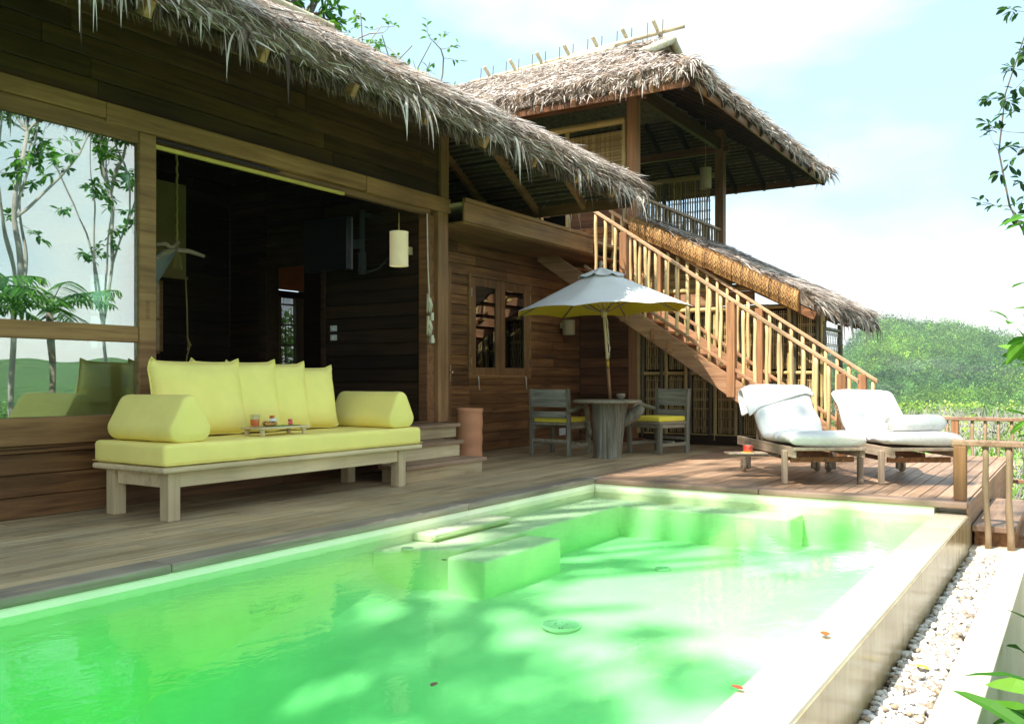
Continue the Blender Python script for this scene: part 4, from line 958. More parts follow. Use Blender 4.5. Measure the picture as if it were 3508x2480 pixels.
def softbox(lx, ly, lz, r=.045, nx=14, ny=8, nz=4, amp=.004, seed=0, bulge=0):
    """rounded cushion block centred on its base, with slight folds"""
    mb = MB(); idx = {}
    def key(p): return (round(p[0], 5), round(p[1], 5), round(p[2], 5))
    def pt(a, b, c):
        x, y, z = (a - .5) * lx, (b - .5) * ly, c * lz
        q = Vector((min(max(x, -lx/2 + r), lx/2 - r), min(max(y, -ly/2 + r), ly/2 - r), min(max(z, r), lz - r))); d = Vector((x, y, z)) - q
        if d.length > 1e-6: d = d.normalized() * min(r, max(abs(d.x), abs(d.y), abs(d.z)))
        p = q + d; e = 4 * a * (1 - a) * 4 * b * (1 - b)
        if c > .5: p.z += bulge * e ** .5
        nz_ = mnoise.noise(Vector((p.x * 5 + seed, p.y * 5, p.z * 9))) * amp
        return p + (d.normalized() * nz_ if d.length > 1e-6 else Vector((0, 0, nz_)))
    def vid(a, b, c):
        k = (round(a, 4), round(b, 4), round(c, 4))
        if k not in idx: idx[k] = len(mb.v); mb.v.append(tuple(pt(a, b, c)))
        return idx[k]
    def edges(n, l):
        e = r / l; return sorted(set([0, e * .3, e * .7, e] + [e + (1 - 2 * e) * i / n for i in range(n + 1)] + [1 - e, 1 - e * .7, 1 - e * .3, 1]))
    A, B, Cc = edges(nx, lx), edges(ny, ly), edges(nz, lz)
    def face(q): mb.f.append(q); mb.mi.append(0)
    for i in range(len(A) - 1):
        for j in range(len(B) - 1):
            face((vid(A[i], B[j], 1), vid(A[i+1], B[j], 1), vid(A[i+1], B[j+1], 1), vid(A[i], B[j+1], 1)))
            face((vid(A[i], B[j+1], 0), vid(A[i+1], B[j+1], 0), vid(A[i+1], B[j], 0), vid(A[i], B[j], 0)))
    for i in range(len(A) - 1):
        for k in range(len(Cc) - 1):
            face((vid(A[i], 0, Cc[k]), vid(A[i+1], 0, Cc[k]), vid(A[i+1], 0, Cc[k+1]), vid(A[i], 0, Cc[k+1])))
            face((vid(A[i], 1, Cc[k+1]), vid(A[i+1], 1, Cc[k+1]), vid(A[i+1], 1, Cc[k]), vid(A[i], 1, Cc[k])))
    for j in range(len(B) - 1):
        for k in range(len(Cc) - 1):
            face((vid(0, B[j], Cc[k+1]), vid(0, B[j+1], Cc[k+1]), vid(0, B[j+1], Cc[k]), vid(0, B[j], Cc[k])))
            face((vid(1, B[j], Cc[k]), vid(1, B[j+1], Cc[k]), vid(1, B[j+1], Cc[k+1]), vid(1, B[j], Cc[k+1])))
    return mb
mb = softbox(LB, WB - .01, .162, .035, 30, 10, 3, .006, 3); mb.xf(Matrix.Translation((LB / 2 - .01, WB / 2, .39)))
mat_ = dpart(mb, 'mattress', M['yellow'], smooth=True)
mb = MB(); pts = []
for z in (.405,):
    r_ = .03; loop = [(-.012, -.004 + .0), (LB - .012, -.004), (LB - .012, WB - .006), (-.012, WB - .006), (-.012, -.004)]
    mb.tube([(x, y, z) for x, y in loop], .004, 5, False)
dpart(mb, 'piping', M['yellow'], mat_, smooth=True)
def bolster(x0, lab):
    t = thing('bolster', tuple(DM @ Vector((x0 + .22, WB / 2, .555))), lab, 'bolster', 'yellow wedge bolsters on the daybed', rz=DRZ)
    prof = []; tri = [(0, 0), (.47, 0), (.235, .43)]; rr = .085
    for i in range(3):                                            # rounded triangle outline
        p = Vector(tri[i]).to_3d(); a = (Vector(tri[i-1]).to_3d() - p).normalized(); b = (Vector(tri[(i+1) % 3]).to_3d() - p).normalized()
        half = a.angle(b) / 2; dist = rr / math.sin(half); cc = p + (a + b).normalized() * dist
        s0 = p + a * rr / math.tan(half) - cc; s1 = p + b * rr / math.tan(half) - cc
        a0 = math.atan2(s0.y, s0.x); a1 = math.atan2(s1.y, s1.x)
        while a1 < a0: a1 += 2 * PI
        for k in range(9): an = a0 + (a1 - a0) * k / 8; prof.append((cc.x + rr * math.cos(an), cc.y + rr * math.sin(an)))
        q0 = prof[-1]; nx_ = Vector(tri[(i+1) % 3]).to_3d(); hb = (Vector(tri[i]).to_3d() - nx_).normalized(); nb = (Vector(tri[(i+2) % 3]).to_3d() - nx_).normalized(); q1 = nx_ + hb * rr / math.tan(hb.angle(nb) / 2)
        for k in range(1, 5): prof.append((q0[0] + (q1.x - q0[0]) * k / 5, q0[1] + (q1.y - q0[1]) * k / 5))
    m_ = len(prof); cx, cz = .235, .155; vs = []; ly = .76
    rows = [(0, .0), (0, .5), (0, .93), (.008, .965), (.02, .985), (.045, 1.0)] + [(.045 + .1 * k, 1.0) for k in range(1, 7)] + [(ly - .045, 1.0), (ly - .02, .985), (ly - .008, .965), (ly, .93), (ly, .5), (ly, 0)]
    for y, s_ in rows:
        for x, z in prof:
            e = mnoise.noise(Vector((x * 7, y * 7, z * 7 + x0))) * .005 * s_
            vs.append((cx + (x - cx) * s_ + e, y, cz + (z - cz) * s_ + e))
    mb = MB(); mb.add(vs, [(i * m_ + k, (i + 1) * m_ + k, (i + 1) * m_ + (k + 1) % m_, i * m_ + (k + 1) % m_) for i in range(len(rows) - 1) for k in range(m_)])
    mb.xf(DM @ Matrix.Translation((x0, .04, .553)))
    mb.build('cushion', M['yellow'], t, smooth=True, weld=True)
bolster(.0, 'yellow wedge bolster at the near left end of the daybed')
bolster(LB - .49, 'yellow wedge bolster at the far right end of the daybed')
def pillow(xc, yc, w, h, lean_, yaw, lab, seed):
    t = thing('pillow', tuple(DM @ Vector((xc, yc, .556))), lab, 'pillow', 'yellow scatter pillows on the daybed')
    n = 22; vs = []
    for sgn in (-1, 1):
        for i in range(n + 1):
            for j in range(n + 1):
                a, b = 2 * i / n - 1, 2 * j / n - 1
                pin = 1 - .065 * (1 - a ** 4) * abs(b) ** 3 - .05 * max(0, abs(a) - .75) * 4 * abs(b) ** 3; pin2 = 1 - .065 * (1 - b ** 4) * abs(a) ** 3 - .05 * max(0, abs(b) - .75) * 4 * abs(a) ** 3   # edges drawn in, ears out
                x = a * w / 2 * pin2; z = b * h / 2 * pin
                th = .105 * ((1 - a ** 4) * (1 - b ** 4)) ** .62
                wr = mnoise.noise(Vector((a * 3.2 + seed, b * 3.2, seed))) * .012 + math.sin((a - b) * 14 + seed) * .004 * abs(a * b) + mnoise.noise(Vector((a * 9, b * 2.5 + seed, 1))) * .004
                e = (1 - abs(a) ** 6) * (1 - abs(b) ** 6)
                ear = max(0, abs(a) - .8) * max(0, abs(b) - .8) * 1.2
                cr = 1 - .05 * abs(a * b) ** 12
                vs.append((x * cr, sgn * (th + wr * e) - ear * .8, z * cr + (ear * .8 if b > 0 else 0)))
    m_ = (n + 1); fs = []
    for i in range(n):
        for j in range(n):
            q = (i * m_ + j, (i + 1) * m_ + j, (i + 1) * m_ + j + 1, i * m_ + j + 1); fs.append(q); fs.append(tuple(k + m_ * m_ for k in reversed(q)))
    mb = MB(); mb.add(vs, fs)
    mt = DM @ Matrix.Translation((xc, yc, .552 + h / 2 * math.cos(lean_))) @ Matrix.Rotation(yaw, 4, 'Z') @ Matrix.Rotation(-lean_, 4, 'X')
    mb.xf(mt); c = mb.build('cover', M['yellow'], t, smooth=True, weld=True)
    pm = MB(); loop = []
    for i in range(4 * n):
        k = i // n; s_ = 2 * (i % n) / n - 1
        a, b = ((s_, -1), (1, s_), (-s_, 1), (-1, -s_))[k]
        pin = 1 - .065 * (1 - a ** 4) * abs(b) ** 3 - .05 * max(0, abs(a) - .75) * 4 * abs(b) ** 3; pin2 = 1 - .065 * (1 - b ** 4) * abs(a) ** 3 - .05 * max(0, abs(b) - .75) * 4 * abs(a) ** 3; ear = max(0, abs(a) - .8) * max(0, abs(b) - .8) * 1.2
        cr = 1 - .05 * abs(a * b) ** 12; loop.append((a * w / 2 * pin2 * cr, -ear * .8, b * h / 2 * pin * cr + (ear * .8 if b > 0 else 0)))
    loop.append(loop[0]); pm.tube(loop, .006, 5, False); pm.xf(mt); pm.build('piping', M['yellow'], c, smooth=True)
pillow(.7, .56, .84, .62, .22, -.1, 'large yellow pillow behind the near left bolster', 1)
pillow(1.1, .6, .84, .62, .2, -.17, 'second yellow pillow from the left, behind the breakfast tray', 2.3)
pillow(1.46, .62, .84, .61, .2, -.17, 'third yellow pillow from the left on the daybed', 4.1)
pillow(1.84, .64, .82, .58, .2, -.15, 'rightmost yellow pillow next to the far bolster', 6.7)
# breakfast tray
ty = TR(DM @ Vector((1.17, .2, .5535)), DRZ)
tray = thing('tray_table', tuple(ty.translation), 'low cream wooden tray on short feet standing on the daybed mattress', 'tray', rz=DRZ)
TRM = tray.matrix_basis.copy()
def tpart(mb, name, mat, parent, **k): mb.xf(TRM); return mb.build(name, mat, parent, **k)
mb = MB(); mb.box(-.26, .26, -.12, .12, .055, .07); tpart(mb, 'tray_top', M['pale'], tray, bevel=.003)
for x in (-.22, .22):
    for y in (-.09, .09):
        mb = MB(); mb.box(x - .014, x + .014, y - .014, y + .014, 0, .053); mb.box(x - .03, x + .03, y - .012, y + .012, .04, .053); tpart(mb, 'foot', M['pale_z'], tray, bevel=.003)
def at_tray(x, y, z=.0705): return TRM @ Vector((x, y, z))
p = at_tray(-.2, .02); g = thing('juice_glass', tuple(p), 'clear tumbler half full of orange juice on the tray', 'glass')
mb = MB(); mb.lathe([(0, .006), (.033, .006), (.04, .1), (.042, .1), (.035, 0), (0, 0)], p, 24); mb.build('tumbler', M['tumbler'], g, smooth=True)
mb = MB(); mb.lathe([(0, .008), (.0325, .008), (.0365, .062), (0, .062)], p, 24); mb.build('juice', plain('orange juice', (.9, .13, .02), .2), g, smooth=False)
p = at_tray(.0, .0); mb = MB(); mb.blob(p + Vector((.06, 0, .002)), (.2, .075, .003), 16, 4); tag(mb.build('banana_leaf_mat', plain('green leaf mat', (.1, .25, .04), .4), smooth=True), 'green leaf mat laid under the pastries on the tray', 'leaf mat')
dough = plain('golden pastry', (.62, .3, .08), .5, var=.4, scale=25)
for i, (dx, dy, lab) in enumerate(((-.1, -.035, 'seeded golden pastry nearest the juice glass'), (-.045, -.02, 'seeded golden pastry in front of the white cup'), (-.07, .035, 'browner pastry behind the other two'))):
    p = at_tray(dx, dy, .076); t = thing('pastry', tuple(p), lab, 'pastry', 'pastries on the tray')
    mb = MB()
    for k in range(7):
        a = -1 + k / 3; mb.blob(p + Vector((a * .028, .012 * (1 - a * a), .018)), (.014, .02 * (1 - .4 * a * a), .02 * (1 - .45 * a * a)), 8, 6, .2, k)
    mb.build('crust', dough, t, smooth=True)
    mb = MB()
    for _ in range(14): q = p + Vector((R.uniform(-.025, .025), -.012 + R.uniform(-.01, .01), .03 + R.uniform(-.004, .004))); mb.blob(q, .0025, 5, 4)
    mb.build('seeds', M['black'], t)
p = at_tray(.02, .06); t = thing('ramekin', tuple(p), 'small white cup filled with orange fruit chips', 'cup')
mb = MB(); mb.lathe([(0, .0), (.026, 0), (.03, .062), (.027, .062), (.024, .02), (0, .02)], p, 24); mb.build('bowl', M['white'], t, smooth=True)
mb = MB()
for _ in range(9): mb.blob(p + Vector((R.uniform(-.018, .018), R.uniform(-.018, .018), .066 + R.uniform(0, .014))), (.012, .007, .01), 6, 4, .3, _)
mb.build('fruit_chips', plain('orange chips', (.75, .2, .02), .5), t, smooth=True)
pink = plain('pink fruit jelly', (.8, .12, .14), .4)
for i, (dx, dy, dz, lab) in enumerate(((.14, -.02, .0, 'pink fruit cube at the near edge of the green leaf'), (.17, .01, 0, 'pink fruit cube beside the leaf tip'), (.155, 0, .024, 'pink fruit cube stacked on the two others'))):
    p = at_tray(dx, dy, .077 + dz); mb = MB(); mb.box(-.016, .016, -.012, .012, 0, .022); mb.xf(Matrix.Translation(p) @ Matrix.Rotation(i * .8, 4, 'Z')); tag(mb.build('fruit_cube', pink, bevel=.004, seg=2), lab, 'fruit piece', 'pink fruit cubes on the tray')

# ================================================================== POT, STUMP TABLE, UMBRELLA, CHAIRS
p = (8.98, 6.32, 0); t = thing('terracotta_pot', p, 'tall cylindrical terracotta pot between the steps and the window wall', 'pot')
prof = [(0, 0), (.148, 0), (.152, .02)] + [(.152 + .004 * math.sin(k * .9) + k * .0003, .02 + k * .03) for k in range(1, 20)] + [(.163, .615), (.166, .63), (.163, .655), (.145, .655), (.14, .6), (.135, .1), (0, .1)]
mb = MB(); mb.lathe(prof, p, 40); mb.build('body', M['terra'], t, smooth=True)
tc_ = (10.4, 5.16, 0); tb = thing('stump_table', tc_, 'round grey driftwood table on a cracked tree stump', 'table')
mb = MB(); n, m_ = 40, 16; vs = []
for i in range(m_ + 1):
    z = .7 * i / m_; tt = i / m_
    for k in range(n):
        a = 2 * PI * k / n; r_ = .175 + .012 * tt + .022 * mnoise.noise(Vector((math.cos(a) * 1.6, math.sin(a) * 1.6, z * .7))) + .008 * mnoise.noise(Vector((math.cos(a) * 7, math.sin(a) * 7, z * 1.1)))
        lean_r = max(0, math.cos(a + .95)) ** 2 * (.09 * tt ** 1.5)          # swells towards the right, to the broken branch
        if i == 0: r_ += .012
        vs.append((tc_[0] + (r_ + lean_r) * math.cos(a), tc_[1] + (r_ + lean_r) * math.sin(a), z))
mb.add(vs, [(i * n + k, i * n + (k + 1) % n, (i + 1) * n + (k + 1) % n, (i + 1) * n + k) for i in range(m_) for k in range(n)])
stump = mb.build('stump', M['grey_z'], tb, smooth=True)
mb = MB(); mb.tube([(10.5, 4.98, .42), (10.56, 4.88, .54), (10.6, 4.8, .62), (10.61, 4.77, .66)], [.05, .08, .07, .05], 10); mb.build('branch_knot', M['grey_z'], stump, smooth=True)
mb = MB(); n = 48; prof = [(0, .702), (.40, .702), (.437, .708), (.446, .722), (.44, .738), (.42, .745), (0, .746)]; i0 = 0
vs = []
for r_, z in prof:
    for k in range(n):
        a = 2 * PI * k / n; rr = r_ * (1 + .02 * mnoise.noise(Vector((math.cos(a) * 2, math.sin(a) * 2, 5)))); vs.append((tc_[0] + rr * math.cos(a), tc_[1] + rr * math.sin(a), z))
mb.add(vs, [(i * n + k, i * n + (k + 1) % n, (i + 1) * n + (k + 1) % n, (i + 1) * n + k) for i in range(len(prof) - 1) for k in range(n)])
mb.build('tabletop', M['grey_x'], tb, smooth=True)
p = (10.42, 4.98, .747); t = thing('stone_bowl', p, 'small round stone ashtray bowl on the stump table', 'bowl')
mb = MB(); mb.lathe([(0, 0), (.025, 0), (.03, .012), (.056, .035), (.06, .055), (.052, .08), (.042, .08), (.04, .05), (0, .03)], p, 24); mb.build('body', plain('grey brown stone', (.22, .16, .12), .85, var=.3, scale=20, bump=.4), t, smooth=True)
# umbrella
ut = Vector((10.335, 5.22, 2.42)); ub = Vector((10.44, 5.14, .746))
um = thing('umbrella', (10.45, 5.14, .746), 'round white canvas umbrella with yellow lining standing over the stump table', 'umbrella')
mb = MB(); mb.tube([ub.lerp(ut, k / 6) for k in range(7)], .019, 12); mb.build('pole', M['pale_z'], um, smooth=True)
mb = MB(); mb.tube([ub, ub.lerp(ut, .24)], .0215, 12); mb.build('lower_sleeve', M['red_z'], um, smooth=True)
mb = MB(); mb.tube([ub.lerp(ut, .24), ub.lerp(ut, .31)], .0225, 12); mb.build('brass_collar', plain('brass collar', (.45, .3, .06), .4, .8), um, smooth=True)
mb = MB(); mb.blob(ut + Vector((0, 0, .07)), (.032, .032, .036), 12, 8); mb.tube([ut, ut + Vector((0, 0, .05))], .022, 10); mb.build('finial', M['teak_z'], um, smooth=True)
def canopy(mb, top, rad, drop, nrib=8, nr=10, ns=6, scal=.05, off=0, z1=0, r0=.02, tilt=0):
    vs = []; n = nrib * ns
    for i in range(nr + 1):
        t = i / nr; r_ = r0 + (rad - r0) * t
        for k in range(n):
            a = 2 * PI * (k / n) + off; ph = (k % ns) / ns; e = 4 * ph * (1 - ph)
            rr = r_ * (1 - .075 * e * (1 if True else 0))           # straight edge between ribs
            z = -drop * (t ** .97) - .035 * e * math.sin(PI * t) * t + scal * e * t ** 3 * .6
            z += mnoise.noise(Vector((rr * 5 * math.cos(a), rr * 5 * math.sin(a), 1))) * .006
            vs.append(Vector((rr * math.cos(a), rr * math.sin(a), z + z1)))
    fs = [(i * n + k, (i + 1) * n + k, (i + 1) * n + (k + 1) % n, i * n + (k + 1) % n) for i in range(nr) for k in range(n)]
    i0 = len(mb.v); mb.add(vs, fs); mb.xf(Matrix.Translation(top) @ Matrix.Rotation(tilt, 4, Vector((.8, .6, 0))), i0)
TILT = math.radians(-1.8)
mb = MB(); canopy(mb, ut, 1.16, .54, off=.18, tilt=TILT); can = mb.build('canopy', M['canopy'], um, smooth=True)
mb = MB(); canopy(mb, ut, 1.155, .54, off=.18, z1=-.006, tilt=TILT); mb.build('lining', M['lining'], can, smooth=True)
mb = MB(); canopy(mb, ut, .31, .1, off=.18, z1=.014, scal=-.05, nr=6, tilt=TILT)
o = mb.build('vent_cap', M['canopy'], can, smooth=True)
RM = Matrix.Translation(ut) @ Matrix.Rotation(TILT, 4, Vector((.8, .6, 0)))
hub = ub.lerp(ut, .66)
for k in range(8):
    a = 2 * PI * k / 8 + .18; c_, s_ = math.cos(a), math.sin(a)
    pts = [RM @ Vector((r_ * c_, r_ * s_, -.54 * (r_ / 1.16) ** .97 - .02)) for r_ in (.03, .3, .6, .9, 1.13)]
    mb = MB(); mb.tube(pts, .011, 6); rb = mb.build('rib', M['teak_z'], um, smooth=True)
    mb = MB(); mb.tube([hub, RM @ Vector((.62 * c_, .62 * s_, -.54 * (.62 / 1.16) ** .97 - .035))], .009, 6); mb.build('strut', M['teak_z'], rb, smooth=True)
mb = MB(); mb.lathe([(.02, -.05), (.035, -.05), (.038, .0), (.05, .02), (.05, .05), (.02, .05)], hub, 16); mb.build('hub', M['pale_z'], um, smooth=True)
mb = MB(); q = [hub + Vector((.01, -.035, -.02))]
for k in range(14): q.append(ub.lerp(ut, .64 - k * .024) + Vector((.02 * math.sin(k * 1.3), -.035 + .012 * math.cos(k), 0)))
mb.tube(q, .005, 5); q = [hub + Vector((-.01, -.03, 0)), ub.lerp(ut, .5) + Vector((0, -.045, 0)), ub.lerp(ut, .32) + Vector((0.01, -.03, 0))]; mb.tube(q, .004, 5)
mb.build('pulley_cord', M['rope'], um, smooth=True)

def make_chair(loc, rz, lab):
    t = thing('driftwood_chair', (0, 0, 0), lab, 'chair', 'driftwood chairs at the stump table')
    W, D = .28, .27
    for sy in (-1, 1):
        mb = MB(); mb.bar((-D, sy * W, 0), (-D, sy * W, .45), .045, .06, (1, 0, 0)); mb.bar((-D, sy * W, .448), (-D - .035, sy * W, .88), .042, .055, (1, 0, 0)); mb.build('back_leg', M['grey_z'], t, bevel=.005)
        mb = MB(); mb.bar((D, sy * W, 0), (D, sy * W, .415), .052, .052, (1, 0, 0)); mb.build('front_leg', M['grey_z'], t, bevel=.005)
        mb = MB(); mb.bar((-D + .02, sy * W, .13), (D - .02, sy * W, .13), .022, .045); mb.build('side_stretcher', M['grey_x'], t, bevel=.003)
        if sy > 0: continue
        pts = [(-D - .05, sy * (W + .02), .6), (-D + .02, sy * (W + .035), .6), (-.12, sy * (W + .04), .625), (.0, sy * (W + .05), .66), (.09, sy * (W + .05), .655), (.15, sy * (W + .045), .58), (.17, sy * (W + .04), .48), (.19, sy * (W + .04), .4), (.24, sy * (W + .035), .3), (.26, sy * (W + .03), .23)]
        mb = MB(); mb.tube(pts, [.024, .03, .03, .034, .037, .036, .032, .032, .033, .022], 10); mb.build('curved_arm', M['grey_x'], t, smooth=True)
    mb = MB(); mb.box(-D, D + .02, -W - .01, W + .01, .405, .435); mb.box(-D + .02, D - .02, -W + .01, -W + .03, .35, .404); mb.box(-D + .02, D - .02, W - .03, W - .01, .35, .404); mb.box(D - .02, D + .005, -W + .03, W - .03, .355, .404); mb.build('seat', M['grey_x'], t, bevel=.005)
    mb = MB(); mb.bar((0, -W, .16), (0, W, .16), .045, .022); mb.bar((-D, -W + .02, .2), (-D, W - .02, .2), .02, .04); mb.build('cross_stretcher', M['grey_x'], t, bevel=.003)
    ms = wood('cracked driftwood plank', (.1, .095, .075), (.24, .23, .185), (.38, .37, .3), 'y', .8, .1, 1.3, 1.0)
    for z0, z1, b in ((.645, .875, .0), (.5, .585, 0)):
        mb = MB(); x = -D - .02 - .035 * (z0 - .45) / .43
        n = 8; vs = []
        for i in range(n + 1):
            y = -W + .02 + (2 * W - .04) * i / n; c_ = -.02 * (1 - (2 * i / n - 1) ** 2)
            vs += [(x + c_ - .014, y, z0), (x + c_ + .014, y, z0), (x + c_ + .0, y, z1), (x + c_ - .028, y, z1)]
        fs = [(4*i + k, 4*i + 4 + k, 4*i + 4 + (k+1) % 4, 4*i + (k+1) % 4) for i in range(n) for k in range(4)] + [(3,2,1,0), (4*n, 4*n+1, 4*n+2, 4*n+3)]
        mb.add(vs, fs); mb.build('back_plank', ms, t, bevel=.003)
    t.location = loc; t.rotation_euler = (0, 0, rz); t.matrix_basis = TR(loc, rz)
    return t
def seat_pad(chairloc, rz, lab):
    t = thing('seat_cushion', (0, 0, 0), lab, 'cushion', 'yellow seat cushions on the chairs')
    mb = softbox(.52, .54, .065, .018, 10, 10, 2, .004, rz, .008); mb.build('pad', M['yellow2'], t, smooth=True)
    l = TR(chairloc, rz) @ Vector((.015, 0, .437)); t.location = l; t.rotation_euler = (0, 0, rz)
make_chair((10.54, 5.93, 0), 0, 'driftwood chair left of the stump table, back towards the villa door'); seat_pad((10.54, 5.93, 0), 0, 'yellow seat cushion on the chair left of the stump table')
rz2 = math.radians(161)
make_chair((11.5, 4.93, 0), rz2, 'driftwood chair right of the stump table under the stair'); seat_pad((11.5, 4.93, 0), rz2, 'yellow seat cushion on the chair under the stair')

# ================================================================== LOUNGERS  (local: x from foot to head, y to the left)
ARZ = math.radians(34.5); LW = .655
def make_lounger(loc, lab, labm, seed, table, flap):
    t = thing('sun_lounger', (0, 0, 0), lab, 'sun lounger', 'wooden sun loungers by the pool')
    X = M['teak_x']; Z = M['teak_z']
    for y in (0, LW):                                              # y=0 is the right-hand rail
        mb = MB(); mb.box(.0, 1.84, y - .016, y + .016, .265, .362); mb.build('side_rail', X, t, bevel=.004)
    mb = MB(); mb.box(-.022, .0, -.02, LW + .02, .335, .365); mb.box(-.02, 0, -.02, LW + .02, .235, .333) if 0 else None; mb.build('foot_rail', M['teak_x'], t, bevel=.003)
    mb = MB()
    for k in range(14): mb.box(.02 + k * .085, .085 + k * .085, .02, LW - .02, .33, .352)
    mb.build('slat_bed', wood('greyed teak slat', (.2, .145, .1), (.34, .26, .185), (.46, .37, .28), 'y', .65, .15, bump=.3), t, bevel=.002)
    mb = MB(); mb.bar((.18, .02, .235), (.18, LW - .02, .235), .03, .05); mb.bar((1.35, .02, .22), (1.35, LW - .02, .22), .03, .05); mb.box(.5, 1.1, .1, .14, .2, .27); mb.box(.5, 1.1, LW - .14, LW - .1, .2, .27); mb.build('cross_bearer', M['wall_x'], t, bevel=.003)
    for x, y in ((.17, -.04), (.17, LW + .04), (1.36, -.035), (1.36, LW + .035)):
        mb = MB(); zt = .33 if x < 1 else .34; mb.bar((x, y, 0 if x < 1 else .03), (x, y, zt), .05, .062, (1, 0, 0)); mb.build('leg', Z, t, bevel=.012, seg=2)
    for y, s_ in ((-.07, -1), (LW + .085, 1)):
        mb = MB(); ax = Matrix.Rotation(PI / 2, 4, 'X'); mb.lathe([(0, -.018), (.06, -.018), (.072, -.012), (.072, .012), (.06, .018), (0, .018)], (1.36, y, .074), 28, ax)
        w = mb.build('wheel', X, t, bevel=.002); mb = MB(); mb.lathe([(.0, -.026), (.022, -.026), (.022, .026), (0, .026)], (1.36, y, .074), 16, ax); mb.lathe([(0, -.03), (.01, -.03), (.01, .03), (0, .03)], (1.36, y, .074), 10, ax); mb.build('hub', M['steel'], w)
    # backrest: hinge at x=1.08, leaning back
    hx, hz, ang, bl = 1.08, .345, math.radians(43), .6
    d = Vector((math.cos(ang), 0, math.sin(ang))); nrm = Vector((-math.sin(ang), 0, math.cos(ang)))
    bk = MB()
    for y in (.05, LW - .05): bk.bar(Vector((hx, y, hz)), Vector((hx, y, hz)) + d * bl, .035, .045, nrm)
    bk = bk.build('backrest', Z, t, bevel=.003); sl_ = MB()
    for k in range(10): c = Vector((hx, 0, hz)) + d * (.04 + k * .058) + nrm * .03; sl_.bar(c + Vector((0, .025, 0)), c + Vector((0, LW - .025, 0)), .016, .042, d)
    sl_.build('slats', M['rail_y'], bk, bevel=.002)
    mb = MB()
    for y in (.09, LW - .09): mb.bar(Vector((hx, y, hz)) + d * .42, (1.42, y, .29), .025, .035)
    mb.build('prop', Z, bk, bevel=.003)
    if table:
        mb = MB()
        for k in range(3): mb.box(.72 + k * .075, .788 + k * .075, LW + .02, LW + .42, .238, .255)
        mb.box(.74, .76, LW - .3, LW + .4, .215, .237); mb.box(.9, .92, LW - .3, LW + .4, .215, .237)
        mb.build('side_table', M['teak_x'], t, bevel=.003)
    t.location = loc; t.rotation_euler = (0, 0, ARZ)
    # towelled mattress
    q = thing('lounger_mattress', (0, 0, 0), labm, 'mattress', 'white towel covered mattresses on the loungers')
    cl = [(-.0, .07, .08), (.05, .08, .125), (.2, .085, .14), (.4, .08, .125), (.47, .06, .095), (.54, .08, .12), (.75, .065, .12), (.98, .06, .115)]   # x, centre height above bed, thickness
    path = [(Vector((x, 0, .352 + h)), th) for x, h, th in cl]
    for s_ in (.12, .26, .4, .52): path.append((Vector((hx, 0, hz + .05)) + d * s_ + nrm * .075, .13 + .02 * math.sin(s_ * 9)))
    path.append((Vector((hx, 0, hz + .05)) + d * .63 + nrm * .06, .1)); 
    # refine
    pts = []
    for i in range(len(path) - 1):
        p0 = path[max(i - 1, 0)]; p1 = path[i]; p2 = path[i + 1]; p3 = path[min(i + 2, len(path) - 1)]
        for k in range(4):
            u = k / 4; f = lambda a, b, c, e: .5 * ((2 * b) + (c - a) * u + (2 * a - 5 * b + 4 * c - e) * u * u + (3 * b - a - 3 * c + e) * u ** 3)
            pts.append((f(p0[0], p1[0], p2[0], p3[0]), f(p0[1], p1[1], p2[1], p3[1])))
    pts.append(path[-1]); n = 28; vs = []; m_ = len(pts)
    for i, (c, th) in enumerate(pts):
        tg = (pts[min(i + 1, m_ - 1)][0] - pts[max(i - 1, 0)][0]).normalized(); up = Vector((-tg.z, 0, tg.x))
        e = min(1, (i + .35) / 2.2, (m_ - 1 - i + .35) / 2.2) ** .5
        for k in range(n):
            a = 2 * PI * k / n; ca, sa = math.cos(a), math.sin(a)
            yy = math.copysign(abs(ca) ** .45, ca) * (LW / 2 + (.035 if i < 20 else .01)) * (.8 + .2 * e); zz = math.copysign(abs(sa) ** .8, sa) * th / 2 * e
            p_ = c + Vector((0, yy + LW / 2, 0)) + up * zz
            w = mnoise.noise(p_ * 4 + Vector((seed, 0, 0))) * .02 + mnoise.noise(Vector((p_.x * 14, p_.y * 4, p_.z * 9 + seed))) * .009 + mnoise.noise(Vector((p_.x * 5, p_.y * 16, seed))) * .006
            if flap and i > m_ - 9 and ca > .2: w += .012
            vs.append(p_ + (up * sa + Vector((0, ca, 0))) * w)
    fs = [(i * n + k, (i + 1) * n + k, (i + 1) * n + (k + 1) % n, i * n + (k + 1) % n) for i in range(m_ - 1) for k in range(n)] + [tuple(range(n)), tuple((m_ - 1) * n + k for k in range(n - 1, -1, -1))]
    mb = MB(); mb.add(vs, fs); cv = mb.build('towel_cover', M['towel'], q, smooth=True, sub=1)
    if flap:                                                      # towel thrown over the head end
        vs = []; nn, mm = 26, 18
        top = Vector((hx, 0, hz + .05)) + d * .63 + nrm * .06
        for i in range(nn + 1):
            f = i / nn
            for j in range(mm + 1):
                b = j / mm; y = -.045 + (LW + .13) * b; F = lerp(.1, .4, b ** 1.3)
                if f < .5: u = f / .5; v = d * (-F * (1 - u)) + nrm * (.085 + .012 * math.sin(u * 5 + b * 3))
                elif f < .75: u = (f - .5) / .25 * PI; v = d * (.075 * math.sin(u)) + nrm * (.085 * math.cos(u))
                else: u = (f - .75) / .25; v = d * (-.16 * u - .05 * b * u) + nrm * (-.085 - .03 * u)
                edge_ = max(0, b - .88) / .12 + max(0, .1 - b) / .1
                w = mnoise.noise(Vector((b * 4, f * 3.3, seed))) * .018 + math.sin(b * 9 + f * 4) * .005
                vs.append(top + v + Vector((0, y, -.045 * edge_)) + (nrm if f < .62 else -nrm) * w)
